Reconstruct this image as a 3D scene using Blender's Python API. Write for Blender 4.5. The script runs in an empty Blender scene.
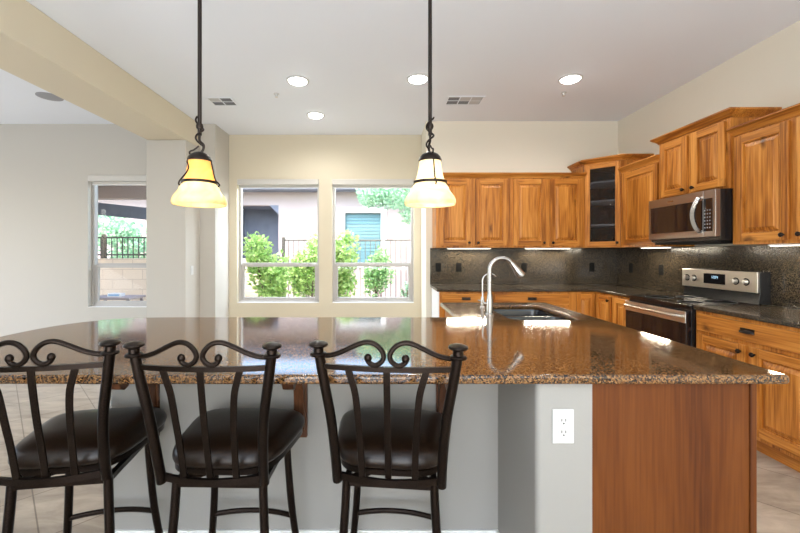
import bpy, bmesh, math, random
from mathutils import Vector, Matrix

# ------------------------------------------------------------------ camera, world, lights, exposure
sc = bpy.context.scene
COL = sc.collection
R = math.radians
EYE = 1.33
CEIL = 3.05

cam_d = bpy.data.cameras.new('camera')
cam = bpy.data.objects.new('camera', cam_d)
COL.objects.link(cam)
cam.location = (0, 0, EYE)
cam.rotation_euler = (R(90), 0, 0)
cam_d.sensor_width = 36
cam_d.lens = 385 / 800 * 36
cam_d.shift_x = 19 / 800
cam_d.shift_y = -13.5 / 800
cam_d.clip_start = 0.05
sc.camera = cam

sc.view_settings.view_transform = 'Standard'
sc.view_settings.look = 'None'
sc.view_settings.gamma = 1
sc.view_settings.use_curve_mapping = False
sc.view_settings.exposure = 0.62
sc.cycles.use_denoising = True
sc.cycles.max_bounces = 12
sc.cycles.diffuse_bounces = 6
sc.cycles.glossy_bounces = 5
sc.cycles.transparent_max_bounces = 12
sc.cycles.sample_clamp_indirect = 8

W = bpy.data.worlds.new('sky')
sc.world = W
W.use_nodes = True
wn = W.node_tree
sky = wn.nodes.new('ShaderNodeTexSky')
sky.sky_type = 'NISHITA'
sky.sun_disc = False
sky.sun_elevation = R(55)
sky.sun_rotation = R(200)
sky.dust_density = 3.0
bg = wn.nodes['Background']
wn.links.new(sky.outputs[0], bg.inputs[0])
bg.inputs[1].default_value = 0.95

def light(name, kind, loc, energy, color=(1, 1, 1), rot=(0, 0, 0), **kw):
    d = bpy.data.lights.new(name, kind)
    d.energy = energy
    d.color = color
    for k, v in kw.items():
        setattr(d, k, v)
    o = bpy.data.objects.new(name, d)
    COL.objects.link(o)
    o.location = loc
    o.rotation_euler = rot
    return o

light('sun', 'SUN', (0, -3, 12), 1.9, (1.0, 0.96, 0.9), (R(40), 0, R(-25)), angle=R(3))
# unseen fill lamps added: uplight behind camera, family room side, above dining windows
light('fill_ceiling_uplight', 'AREA', (-0.4, -2.9, 0.7), 380, (0.80, 0.90, 1.0), (R(176), 0, 0), shape='RECTANGLE', size=3.4, size_y=2.2)  # added lamp aimed up to brighten the ceiling
light('fill_family_side', 'AREA', (-6.9, 2.2, 0.9), 50, (0.85, 0.93, 1.0), (R(150), 0, R(-90)), shape='RECTANGLE', size=3.2, size_y=1.9)  # added side fill, tilted upward
light('fill_dining_sky', 'AREA', (-0.8, 6.05, 2.78), 150, (0.88, 0.94, 1.0), (R(-52), 0, 0), shape='RECTANGLE', size=2.7, size_y=0.6)  # added lamp hidden above the window heads, boosts the sky light
CAN_W = 34.0

# ------------------------------------------------------------------ materials
def newmat(name):
    m = bpy.data.materials.new(name)
    m.use_nodes = True
    return m, m.node_tree, m.node_tree.nodes['Principled BSDF']

def plain(name, col, rough=0.5, metal=0.0, bump=0.0, bscale=60, ior=1.45, coat=0, var=0.0):
    m, t, b = newmat(name)
    b.inputs['Base Color'].default_value = (*col, 1)
    b.inputs['Roughness'].default_value = rough
    b.inputs['Metallic'].default_value = metal
    b.inputs['IOR'].default_value = ior
    b.inputs['Coat Weight'].default_value = coat
    tc = t.nodes.new('ShaderNodeTexCoord')
    n = t.nodes.new('ShaderNodeTexNoise')
    n.inputs['Scale'].default_value = bscale
    n.inputs['Detail'].default_value = 4
    t.links.new(tc.outputs['Object'], n.inputs['Vector'])
    if bump:
        bp = t.nodes.new('ShaderNodeBump')
        bp.inputs['Strength'].default_value = bump
        bp.inputs['Distance'].default_value = 0.002
        t.links.new(n.outputs['Fac'], bp.inputs['Height'])
        t.links.new(bp.outputs[0], b.inputs['Normal'])
    if var:
        r = t.nodes.new('ShaderNodeValToRGB')
        r.color_ramp.elements[0].position = 0.3
        r.color_ramp.elements[1].position = 0.7
        r.color_ramp.elements[0].color = (*[c * (1 - var) for c in col], 1)
        r.color_ramp.elements[1].color = (*[min(1, c * (1 + var)) for c in col], 1)
        t.links.new(n.outputs['Fac'], r.inputs[0])
        t.links.new(r.outputs[0], b.inputs['Base Color'])
    return m

def emit(name, col, strength, base=(0.9, 0.9, 0.9)):
    m, t, b = newmat(name)
    b.inputs['Base Color'].default_value = (*base, 1)
    b.inputs['Emission Color'].default_value = (*col, 1)
    b.inputs['Emission Strength'].default_value = strength
    return m

def wood(name, dark, mid, light_, horizontal=False, rough=0.35, knots=True):
    m, t, b = newmat(name)
    L = t.links.new
    tc = t.nodes.new('ShaderNodeTexCoord')
    oi = t.nodes.new('ShaderNodeObjectInfo')
    mul = t.nodes.new('ShaderNodeMath'); mul.operation = 'MULTIPLY'; mul.inputs[1].default_value = 37.0
    L(oi.outputs['Random'], mul.inputs[0])
    add = t.nodes.new('ShaderNodeVectorMath'); add.operation = 'ADD'
    L(tc.outputs['Object'], add.inputs[0]); L(mul.outputs[0], add.inputs[1])
    def mapped(across, along):
        mp = t.nodes.new('ShaderNodeMapping')
        mp.inputs['Scale'].default_value = (along, across, across) if horizontal else (across, across, along)
        L(add.outputs[0], mp.inputs['Vector'])
        return mp.outputs[0]
    def noise(vec, scale, detail, dist=0.0):
        n = t.nodes.new('ShaderNodeTexNoise')
        n.inputs['Scale'].default_value = scale
        n.inputs['Detail'].default_value = detail
        n.inputs['Distortion'].default_value = dist
        L(vec, n.inputs['Vector'])
        return n.outputs['Fac']
    big = noise(mapped(5, 0.55), 1.0, 2, 0.35)
    # growth rings: fold the broad noise into bands
    s = t.nodes.new('ShaderNodeMath'); s.operation = 'MULTIPLY'; s.inputs[1].default_value = 60
    L(big, s.inputs[0])
    sn = t.nodes.new('ShaderNodeMath'); sn.operation = 'SINE'
    L(s.outputs[0], sn.inputs[0])
    sh = t.nodes.new('ShaderNodeMath'); sh.operation = 'MULTIPLY_ADD'; sh.inputs[1].default_value = 0.032; 
    L(sn.outputs[0], sh.inputs[0])
    fine = noise(mapped(95, 3.0), 1.0, 4)
    mixf = t.nodes.new('ShaderNodeMath'); mixf.operation = 'MULTIPLY_ADD'; mixf.inputs[1].default_value = 0.50
    L(fine, mixf.inputs[0])
    b2 = t.nodes.new('ShaderNodeMath'); b2.operation = 'MULTIPLY'; b2.inputs[1].default_value = 0.57
    L(big, b2.inputs[0])
    L(b2.outputs[0], mixf.inputs[2])
    L(mixf.outputs[0], sh.inputs[2])
    r = t.nodes.new('ShaderNodeValToRGB')
    e = r.color_ramp.elements
    e[0].position = 0.40; e[0].color = (*dark, 1)
    e[1].position = 0.68; e[1].color = (*light_, 1)
    k = e.new(0.53); k.color = (*mid, 1)
    L(sh.outputs[0], r.inputs[0])
    out = r.outputs[0]
    if knots:
        mp = t.nodes.new('ShaderNodeMapping')
        mp.inputs['Scale'].default_value = (1.6, 4.2, 4.2) if horizontal else (4.2, 4.2, 1.6)
        wob = t.nodes.new('ShaderNodeTexNoise'); wob.inputs['Scale'].default_value = 14
        L(add.outputs[0], wob.inputs['Vector'])
        mx = t.nodes.new('ShaderNodeMix'); mx.data_type = 'VECTOR'; mx.inputs[0].default_value = 0.05
        L(add.outputs[0], mx.inputs[4]); L(wob.outputs['Color'], mx.inputs[5])
        L(mx.outputs[1], mp.inputs['Vector'])
        v = t.nodes.new('ShaderNodeTexVoronoi'); v.inputs['Scale'].default_value = 1.3
        L(mp.outputs[0], v.inputs['Vector'])
        kr = t.nodes.new('ShaderNodeValToRGB')
        ke = kr.color_ramp.elements
        ke[0].position = 0.04; ke[0].color = (0.85, 0.85, 0.85, 1)
        ke[1].position = 0.16; ke[1].color = (0, 0, 0, 1)
        L(v.outputs['Distance'], kr.inputs[0])
        mc = t.nodes.new('ShaderNodeMix'); mc.data_type = 'RGBA'
        L(kr.outputs[0], mc.inputs[0]); L(out, mc.inputs[6])
        mc.inputs[7].default_value = (dark[0] * 0.32, dark[1] * 0.28, dark[2] * 0.3, 1)
        out = mc.outputs[2]
    L(out, b.inputs['Base Color'])
    b.inputs['Roughness'].default_value = rough
    b.inputs['IOR'].default_value = 1.38
    bp = t.nodes.new('ShaderNodeBump'); bp.inputs['Strength'].default_value = 0.12; bp.inputs['Distance'].default_value = 0.001
    L(fine, bp.inputs['Height']); L(bp.outputs[0], b.inputs['Normal'])
    return m

def granite(name, cols, rough=0.07, scale=150, ior=1.9):
    m, t, b = newmat(name)
    L = t.links.new
    tc = t.nodes.new('ShaderNodeTexCoord')
    v = t.nodes.new('ShaderNodeTexVoronoi'); v.inputs['Scale'].default_value = scale
    L(tc.outputs['Object'], v.inputs['Vector'])
    n = t.nodes.new('ShaderNodeTexNoise'); n.inputs['Scale'].default_value = scale * 0.45; n.inputs['Detail'].default_value = 5
    L(tc.outputs['Object'], n.inputs['Vector'])
    sp = t.nodes.new('ShaderNodeSeparateColor')
    L(v.outputs['Color'], sp.inputs[0])
    a = t.nodes.new('ShaderNodeMath'); a.operation = 'MULTIPLY_ADD'; a.inputs[1].default_value = 0.5
    L(sp.outputs[0], a.inputs[0])
    c = t.nodes.new('ShaderNodeMath'); c.operation = 'MULTIPLY'; c.inputs[1].default_value = 0.5
    L(n.outputs['Fac'], c.inputs[0]); L(c.outputs[0], a.inputs[2])
    r = t.nodes.new('ShaderNodeValToRGB')
    r.color_ramp.interpolation = 'LINEAR'
    e = r.color_ramp.elements
    e[0].position = 0.28; e[0].color = (*cols[0], 1)
    e[1].position = 0.78; e[1].color = (*cols[-1], 1)
    for i, cc in enumerate(cols[1:-1]):
        k = e.new(0.28 + 0.5 * (i + 1) / (len(cols) - 1)); k.color = (*cc, 1)
    L(a.outputs[0], r.inputs[0])
    L(r.outputs[0], b.inputs['Base Color'])
    b.inputs['Roughness'].default_value = rough
    b.inputs['IOR'].default_value = ior
    return m

def glassmat(name, tint=(1, 1, 1), gloss=0.07, rough=0.0, bump=0.0, bscale=40):
    m, t, b = newmat(name)
    L = t.links.new
    t.nodes.remove(b)
    tr = t.nodes.new('ShaderNodeBsdfTransparent'); tr.inputs[0].default_value = (*tint, 1)
    gl = t.nodes.new('ShaderNodeBsdfGlossy'); gl.inputs['Roughness'].default_value = rough
    mx = t.nodes.new('ShaderNodeMixShader'); mx.inputs[0].default_value = gloss
    L(tr.outputs[0], mx.inputs[1]); L(gl.outputs[0], mx.inputs[2])
    L(mx.outputs[0], t.nodes['Material Output'].inputs[0])
    if bump:
        tc = t.nodes.new('ShaderNodeTexCoord')
        n = t.nodes.new('ShaderNodeTexVoronoi'); n.inputs['Scale'].default_value = bscale
        rr = t.nodes.new('ShaderNodeValToRGB'); rr.color_ramp.elements[0].position = .15; rr.color_ramp.elements[0].color = (.22, .22, .22, 1); rr.color_ramp.elements[1].position = .5; rr.color_ramp.elements[1].color = (.03, .03, .03, 1)
        L(n.outputs['Distance'], rr.inputs[0]); L(rr.outputs[0], mx.inputs[0])
        L(tc.outputs['Object'], n.inputs['Vector'])
        bp = t.nodes.new('ShaderNodeBump'); bp.inputs['Strength'].default_value = bump; bp.inputs['Distance'].default_value = 0.02
        L(n.outputs['Distance'], bp.inputs['Height']); L(bp.outputs[0], gl.inputs['Normal'])
    return m

M = {}
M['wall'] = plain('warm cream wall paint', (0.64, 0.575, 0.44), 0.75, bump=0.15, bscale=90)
M['wall_lit'] = plain('cream wall paint lightened as lit', (0.74, 0.69, 0.58), 0.75, bump=0.15, bscale=90)  # wall paint made lighter, can-light brightness put into the colour
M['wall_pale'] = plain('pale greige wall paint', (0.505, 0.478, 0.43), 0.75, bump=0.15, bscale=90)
M['wall_island'] = plain('wall paint with counter shade', (0.315, 0.305, 0.285), 0.7, bump=0.15, bscale=90)  # wall paint greyed and darkened, counter shade put into the colour
M['ceiling'] = plain('ceiling paint', (0.78, 0.81, 0.86), 0.85, bump=0.1, bscale=120)
M['white'] = plain('white semigloss paint', (0.80, 0.80, 0.79), 0.4)
M['vinyl'] = plain('vinyl in backlit tone', (0.46, 0.44, 0.42), 0.4)  # white-grey vinyl darkened, its backlit look put into the colour
M['wood_v'] = wood('honey knotty alder upright grain', (0.24, 0.072, 0.009), (0.49, 0.182, 0.028), (0.65, 0.285, 0.060))
M['wood_h'] = wood('honey knotty alder level grain', (0.24, 0.072, 0.009), (0.49, 0.182, 0.028), (0.65, 0.285, 0.060), True)
M['wood_end'] = wood('brown stained veneer', (0.070, 0.016, 0.0015), (0.110, 0.029, 0.0030), (0.140, 0.040, 0.005), rough=0.5, knots=False)
M['wood_dark'] = wood('dark stained corbel wood', (0.05, 0.018, 0.008), (0.09, 0.035, 0.015), (0.14, 0.055, 0.025), knots=False)
M['granite'] = granite('brown speckled granite', [(0.010, 0.008, 0.007), (0.055, 0.028, 0.013), (0.17, 0.074, 0.025), (0.29, 0.150, 0.056), (0.07, 0.045, 0.026)], rough=0.08, scale=210, ior=1.62)
M['granite_dark'] = granite('dark granite backsplash', [(0.008, 0.008, 0.008), (0.016, 0.014, 0.011), (0.034, 0.026, 0.017), (0.10, 0.072, 0.042), (0.025, 0.022, 0.020)], rough=0.15, scale=190, ior=1.5)
M['iron'] = plain('dark bronze iron', (0.017, 0.011, 0.008), 0.32, 0.85, bump=0.25, bscale=220, var=0.35)
M['leather'] = plain('dark brown leather', (0.012, 0.0055, 0.0025), 0.34, 0.0, bump=0.15, bscale=120, ior=1.4, var=0.5)
M['chrome'] = plain('brushed nickel', (0.50, 0.48, 0.46), 0.26, 1.0)
M['steel'] = plain('stainless steel', (0.68, 0.64, 0.59), 0.30, 1.0, bump=0.08, bscale=400)
M['steel_dark'] = plain('dark stainless steel', (0.36, 0.34, 0.325), 0.32, 1.0)
M['black'] = plain('black enamel', (0.012, 0.012, 0.013), 0.22)
M['black_glass'] = plain('black glass', (0.008, 0.008, 0.010), 0.05, ior=1.6)
M['black_matte'] = plain('black plastic', (0.006, 0.006, 0.006), 0.6, ior=1.25)
M['shelf'] = plain('pale shelf board', (0.80, 0.78, 0.74), 0.5)
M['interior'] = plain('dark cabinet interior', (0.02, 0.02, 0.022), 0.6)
M['bronze'] = plain('oil rubbed bronze hardware', (0.030, 0.022, 0.018), 0.35, 0.8)
M['sink'] = plain('dark composite sink', (0.012, 0.013, 0.015), 0.22, 0.2, ior=1.7)
M['plastic_white'] = plain('white plastic', (0.58, 0.58, 0.57), 0.35)
M['dark_slot'] = plain('dark slot', (0.03, 0.03, 0.03), 0.6)
M['lens'] = emit('lit lamp lens', (1.0, 0.97, 0.90), 12.0)
M['strip'] = emit('lit strip lens', (1.0, 0.93, 0.80), 3.2)
M['bulb'] = emit('lit bulb', (1.0, 0.85, 0.6), 8.0)
M['display'] = emit('lit clock digits', (0.5, 0.8, 1.0), 1.2, (0.0, 0.0, 0.0))
M['glass'] = glassmat('window glass', (0.97, 0.985, 0.98), 0.015)
M['seeded'] = glassmat('seeded glass', (0.55, 0.57, 0.60), 0.09, 0.03, 1.0, 50)
M['fabric'] = plain('white shade fabric', (0.58, 0.56, 0.52), 0.8)
M['grey'] = plain('grey speaker grille', (0.33, 0.33, 0.34), 0.7)
M['grey_pale'] = plain('grey white louvres', (0.50, 0.50, 0.50), 0.7)
M['vent_dark'] = plain('painted duct shade', (0.05, 0.05, 0.05), 0.8)

def shade_mat(name, col, em):
    m, t, b = newmat(name)
    L = t.links.new
    b.inputs['Base Color'].default_value = (*col, 1)
    b.inputs['Roughness'].default_value = 0.25
    tr = t.nodes.new('ShaderNodeBsdfTranslucent')
    tc = t.nodes.new('ShaderNodeTexCoord')
    n = t.nodes.new('ShaderNodeTexNoise'); n.inputs['Scale'].default_value = 9; n.inputs['Detail'].default_value = 3; n.inputs['Distortion'].default_value = 1.5
    L(tc.outputs['Object'], n.inputs['Vector'])
    r = t.nodes.new('ShaderNodeValToRGB')
    r.color_ramp.elements[0].position = 0.3; r.color_ramp.elements[1].position = 0.7
    r.color_ramp.elements[0].color = (col[0] * 0.85, col[1] * 0.78, col[2] * 0.6, 1)
    r.color_ramp.elements[1].color = (*col, 1)
    L(n.outputs['Fac'], r.inputs[0]); L(r.outputs[0], tr.inputs[0]); L(r.outputs[0], b.inputs['Base Color'])
    L(r.outputs[0], b.inputs['Emission Color'])
    b.inputs['Emission Strength'].default_value = em
    mx = t.nodes.new('ShaderNodeMixShader'); mx.inputs[0].default_value = 0.45
    L(b.outputs[0], mx.inputs[1]); L(tr.outputs[0], mx.inputs[2])
    L(mx.outputs[0], t.nodes['Material Output'].inputs[0])
    return m
M['shade_amber'] = shade_mat('amber alabaster glass', (0.90, 0.48, 0.16), 0.13)
M['shade_cream'] = shade_mat('cream alabaster glass', (0.95, 0.80, 0.50), 0.17)
M['shade_pale'] = shade_mat('pale alabaster glass', (0.95, 0.84, 0.62), 0.20)

# tiled floor laid on the diagonal
def floor_mat():
    m, t, b = newmat('stone look floor tile')
    L = t.links.new
    tc = t.nodes.new('ShaderNodeTexCoord')
    mp = t.nodes.new('ShaderNodeMapping')
    mp.inputs['Rotation'].default_value = (0, 0, R(45))
    mp.inputs['Location'].default_value = (0.10, 0.3536 - 0.04, 0)
    L(tc.outputs['Object'], mp.inputs[0])
    br = t.nodes.new('ShaderNodeTexBrick')
    br.offset = 0.0
    br.inputs['Scale'].default_value = 1.0
    br.inputs['Brick Width'].default_value = 0.457
    br.inputs['Row Height'].default_value = 0.457
    br.inputs['Mortar Size'].default_value = 0.0035
    br.inputs['Mortar Smooth'].default_value = 0.1
    br.inputs['Color1'].default_value = (0.40, 0.34, 0.27, 1)
    br.inputs['Color2'].default_value = (0.50, 0.43, 0.35, 1)
    br.inputs['Mortar'].default_value = (0.20, 0.16, 0.12, 1)
    L(mp.outputs[0], br.inputs[0])
    mp2 = t.nodes.new('ShaderNodeMapping')
    mp2.inputs['Scale'].default_value = (1, 3.0, 1)
    L(tc.outputs['Object'], mp2.inputs[0])
    n = t.nodes.new('ShaderNodeTexNoise'); n.inputs['Scale'].default_value = 2.6; n.inputs['Detail'].default_value = 8; n.inputs['Roughness'].default_value = 0.62; n.inputs['Distortion'].default_value = 0.8
    L(mp2.outputs[0], n.inputs[0])
    r = t.nodes.new('ShaderNodeValToRGB')
    r.color_ramp.elements[0].position = 0.3; r.color_ramp.elements[0].color = (0.55, 0.50, 0.46, 1)
    r.color_ramp.elements[1].position = 0.68; r.color_ramp.elements[1].color = (1.15, 1.12, 1.08, 1)
    L(n.outputs['Fac'], r.inputs[0])
    mx = t.nodes.new('ShaderNodeMix'); mx.data_type = 'RGBA'; mx.blend_type = 'MULTIPLY'; mx.inputs[0].default_value = 1
    L(br.outputs[0], mx.inputs[6]); L(r.outputs[0], mx.inputs[7])
    L(mx.outputs[2], b.inputs['Base Color'])
    b.inputs['Roughness'].default_value = 0.32
    bp = t.nodes.new('ShaderNodeBump'); bp.inputs['Strength'].default_value = 0.3; bp.inputs['Distance'].default_value = 0.002
    inv = t.nodes.new('ShaderNodeMath'); inv.operation = 'SUBTRACT'; inv.inputs[0].default_value = 1
    L(br.outputs['Fac'], inv.inputs[1]); L(inv.outputs[0], bp.inputs['Height']); L(bp.outputs[0], b.inputs['Normal'])
    return m
M['floor'] = floor_mat()

def block_mat():
    m, t, b = newmat('painted block wall')
    L = t.links.new
    tc = t.nodes.new('ShaderNodeTexCoord')
    mp = t.nodes.new('ShaderNodeMapping')
    mp.inputs['Rotation'].default_value = (R(90), 0, 0)
    L(tc.outputs['Object'], mp.inputs[0])
    br = t.nodes.new('ShaderNodeTexBrick')
    br.inputs['Brick Width'].default_value = 0.40
    br.inputs['Row Height'].default_value = 0.20
    br.inputs['Mortar Size'].default_value = 0.008
    br.inputs['Scale'].default_value = 1
    br.inputs['Color1'].default_value = (0.78, 0.66, 0.53, 1)
    br.inputs['Color2'].default_value = (0.74, 0.62, 0.50, 1)
    br.inputs['Mortar'].default_value = (0.62, 0.51, 0.41, 1)
    L(mp.outputs[0], br.inputs[0]); L(br.outputs[0], b.inputs['Base Color'])
    b.inputs['Roughness'].default_value = 0.9
    return m
M['block'] = block_mat()
M['stucco'] = plain('pale stucco', (0.36, 0.305, 0.295), 0.9, bump=0.5, bscale=60, var=0.06)
M['stucco_dark'] = plain('grey brown stucco', (0.30, 0.27, 0.27), 0.9, bump=0.5, bscale=60)
M['outdoor_dark'] = plain('dark blue grey paint', (0.13, 0.15, 0.20), 0.7, var=0.1, bscale=6)
M['teal'] = plain('blue green shutter', (0.08, 0.20, 0.24), 0.5)
M['gravel'] = plain('tan gravel', (0.48, 0.40, 0.32), 0.95, bump=0.8, bscale=90, var=0.3)
M['shade_stucco'] = plain('grey stucco', (0.30, 0.28, 0.27), 0.9)
M['roof'] = plain('brown roof tile', (0.26, 0.20, 0.17), 0.8, var=0.2, bscale=8)
M['fence'] = plain('dark iron fence', (0.07, 0.065, 0.06), 0.5)
M['blue'] = plain('pale blue plastic', (0.25, 0.45, 0.70), 0.5)
M['bark'] = plain('grey brown bark', (0.16, 0.12, 0.09), 0.9, bump=0.6, bscale=40)

def leafmat(name, a, c):
    m, t, b = newmat(name)
    L = t.links.new
    tc = t.nodes.new('ShaderNodeTexCoord')
    n = t.nodes.new('ShaderNodeTexNoise'); n.inputs['Scale'].default_value = 11; n.inputs['Detail'].default_value = 3
    L(tc.outputs['Object'], n.inputs[0])
    r = t.nodes.new('ShaderNodeValToRGB')
    r.color_ramp.elements[0].position = 0.35; r.color_ramp.elements[0].color = (*a, 1)
    r.color_ramp.elements[1].position = 0.65; r.color_ramp.elements[1].color = (*c, 1)
    L(n.outputs['Fac'], r.inputs[0]); L(r.outputs[0], b.inputs['Base Color'])
    b.inputs['Roughness'].default_value = 0.5
    tr = t.nodes.new('ShaderNodeBsdfTranslucent'); L(r.outputs[0], tr.inputs[0])
    mx = t.nodes.new('ShaderNodeMixShader'); mx.inputs[0].default_value = 0.4
    L(b.outputs[0], mx.inputs[1]); L(tr.outputs[0], mx.inputs[2]); L(mx.outputs[0], t.nodes['Material Output'].inputs[0])
    return m
M['leaf'] = leafmat('bright green leaves', (0.22, 0.42, 0.10), (0.62, 0.78, 0.30))
M['leaf2'] = leafmat('mid green leaves', (0.16, 0.36, 0.13), (0.48, 0.70, 0.34))
M['leaf3'] = leafmat('soft blue green leaves', (0.22, 0.44, 0.28), (0.50, 0.72, 0.48))

# ------------------------------------------------------------------ mesh helpers
class MB:
    def __init__(s):
        s.v = []; s.f = []; s.m = []
    def add(s, vs, fs, mi=0):
        o = len(s.v)
        s.v += [tuple(p) for p in vs]
        for f in fs:
            s.f.append([o + i for i in f]); s.m.append(mi)
        return s
    def box(s, x0, x1, y0, y1, z0, z1, mi=0):
        vs = [(x0, y0, z0), (x1, y0, z0), (x1, y1, z0), (x0, y1, z0), (x0, y0, z1), (x1, y0, z1), (x1, y1, z1), (x0, y1, z1)]
        return s.add(vs, [(0, 3, 2, 1), (4, 5, 6, 7), (0, 1, 5, 4), (1, 2, 6, 5), (2, 3, 7, 6), (3, 0, 4, 7)], mi)
    def prism(s, poly, z0, z1, mi=0):           # polygon in xy
        n = len(poly)
        vs = [(x, y, z0) for x, y in poly] + [(x, y, z1) for x, y in poly]
        fs = [tuple(reversed(range(n))), tuple(range(n, 2 * n))] + [(i, (i + 1) % n, n + (i + 1) % n, n + i) for i in range(n)]
        return s.add(vs, fs, mi)
    def loft(s, rings, mi=0, cap=True, closed=True):
        n = len(rings[0]); vs = [p for r in rings for p in r]; fs = []
        for k in range(len(rings) - 1):
            for i in range(n if closed else n - 1):
                j = (i + 1) % n
                fs.append((k * n + i, k * n + j, (k + 1) * n + j, (k + 1) * n + i))
        if cap:
            fs.append(tuple(reversed(range(n)))); fs.append(tuple(range((len(rings) - 1) * n, len(rings) * n)))
        return s.add(vs, fs, mi)
    def lathe(s, prof, c=(0, 0, 0), n=24, mi=0, axis='z', cap=True):  # prof: (r, h)
        rings = []
        for r, h in prof:
            ring = []
            for i in range(n):
                a = 2 * math.pi * i / n
                p = (r * math.cos(a), r * math.sin(a), h)
                if axis == 'y': p = (p[0], h, p[1])
                if axis == 'x': p = (h, p[0], p[1])
                ring.append((c[0] + p[0], c[1] + p[1], c[2] + p[2]))
            rings.append(ring)
        return s.loft(rings, mi, cap)
    def tube(s, pts, r, n=10, mi=0, smooth=0, rect=None, up=None):
        pts = [Vector(p) for p in pts]
        if smooth:
            pts = catmull(pts, smooth)
        m = len(pts)
        rs = r if isinstance(r, (list, tuple)) else [r] * m
        if len(rs) != m:
            rs = [rs[0] + (rs[-1] - rs[0]) * i / (m - 1) for i in range(m)] if len(rs) == 2 else [rs[min(len(rs) - 1, int(i * len(rs) / m))] for i in range(m)]
        rings = []
        nrm = None
        for i, p in enumerate(pts):
            t = (pts[min(i + 1, m - 1)] - pts[max(i - 1, 0)]).normalized()
            if nrm is None:
                u = Vector(up) if up else (Vector((0, 0, 1)) if abs(t.z) < 0.9 else Vector((0, 1, 0)))
                nrm = (u - t * u.dot(t)).normalized()
            else:
                u = Vector(up) if up else nrm
                w = (u - t * u.dot(t))
                if w.length > 1e-4: nrm = w.normalized()
            bn = t.cross(nrm)
            if rect:
                a, b = rect
                ring = [p + nrm * (sa * a) + bn * (sb * b) for sa, sb in ((-1, -1), (1, -1), (1, 1), (-1, 1))]
            else:
                ring = [p + (nrm * math.cos(2 * math.pi * k / n) + bn * math.sin(2 * math.pi * k / n)) * rs[i] for k in range(n)]
            rings.append([tuple(q) for q in ring])
        return s.loft(rings, mi)
    def ball(s, c, r, n=12, mi=0, sc_=(1, 1, 1)):
        prof = [(max(1e-4, math.sin(math.pi * k / n)) * r, -math.cos(math.pi * k / n) * r) for k in range(n + 1)]
        o = len(s.v)
        s.lathe(prof, (0, 0, 0), n * 2 if n < 10 else n + 4, mi)
        for i in range(o, len(s.v)):
            x, y, z = s.v[i]
            s.v[i] = (c[0] + x * sc_[0], c[1] + y * sc_[1], c[2] + z * sc_[2])
        return s
    def build(s, name, mats, parent=None, bevel=0.0, seg=2, loc=None, smooth=35):
        me = bpy.data.meshes.new(name)
        me.from_pydata(s.v, [], s.f)
        for mm in (mats if isinstance(mats, (list, tuple)) else [mats]):
            me.materials.append(M[mm])
        for p, i in zip(me.polygons, s.m):
            p.material_index = i
        bm = bmesh.new(); bm.from_mesh(me)
        bmesh.ops.remove_doubles(bm, verts=bm.verts, dist=1e-6)
        bmesh.ops.recalc_face_normals(bm, faces=bm.faces)
        bm.to_mesh(me); bm.free()
        if smooth:
            me.shade_smooth()
            me.set_sharp_from_angle(angle=R(smooth))
        o = bpy.data.objects.new(name, me)
        COL.objects.link(o)
        if parent: o.parent = parent
        if loc: o.location = loc
        if bevel:
            b = o.modifiers.new('bevel', 'BEVEL'); b.width = bevel; b.segments = seg; b.limit_method = 'ANGLE'; b.angle_limit = R(50)
            b.harden_normals = True
        return o

def catmull(pts, k):
    out = []
    n = len(pts)
    for i in range(n - 1):
        p0 = pts[max(i - 1, 0)]; p1 = pts[i]; p2 = pts[i + 1]; p3 = pts[min(i + 2, n - 1)]
        for j in range(k):
            t = j / k
            out.append(0.5 * ((2 * p1) + (p2 - p0) * t + (2 * p0 - 5 * p1 + 4 * p2 - p3) * t * t + (3 * p1 - p0 - 3 * p2 + p3) * t ** 3))
    out.append(pts[-1])
    return out

def tag(o, label, cat, group=None, kind=None):
    o['label'] = label; o['category'] = cat
    if group: o['group'] = group
    if kind: o['kind'] = kind
    return o
def thing(name, label, cat, loc=(0, 0, 0), rz=0.0, group=None):
    o = bpy.data.objects.new(name, None)
    COL.objects.link(o)
    o.location = loc; o.rotation_euler = (0, 0, rz); o.empty_display_size = 0.05
    return tag(o, label, cat, group)
def struct(name, mb, mats, parent=None, label=None, cat=None, **kw):
    o = mb.build(name, mats, parent, **kw)
    if parent is None:
        o['kind'] = 'structure'
        if label: tag(o, label, cat)
    return o
def copy_tree(o, parent=None):
    c = o.copy(); COL.objects.link(c)
    if parent: c.parent = parent
    for ch in list(o.children):
        copy_tree(ch, c)
    return c

def wall_with_holes(mb, a0, a1, z0, z1, holes, t0, t1, axis='x'):
    # wall slab along axis with rectangular openings (u0,u1,w0,w1)
    def bx(u0, u1, w0, w1):
        if u1 - u0 < 1e-5 or w1 - w0 < 1e-5: return
        if axis == 'x': mb.box(u0, u1, t0, t1, w0, w1)
        else: mb.box(t0, t1, u0, u1, w0, w1)
    cur = a0
    for (u0, u1, w0, w1) in sorted(holes):
        bx(cur, u0, z0, z1)
        bx(u0, u1, z0, w0); bx(u0, u1, w1, z1)
        cur = u1
    bx(cur, a1, z0, z1)

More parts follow.
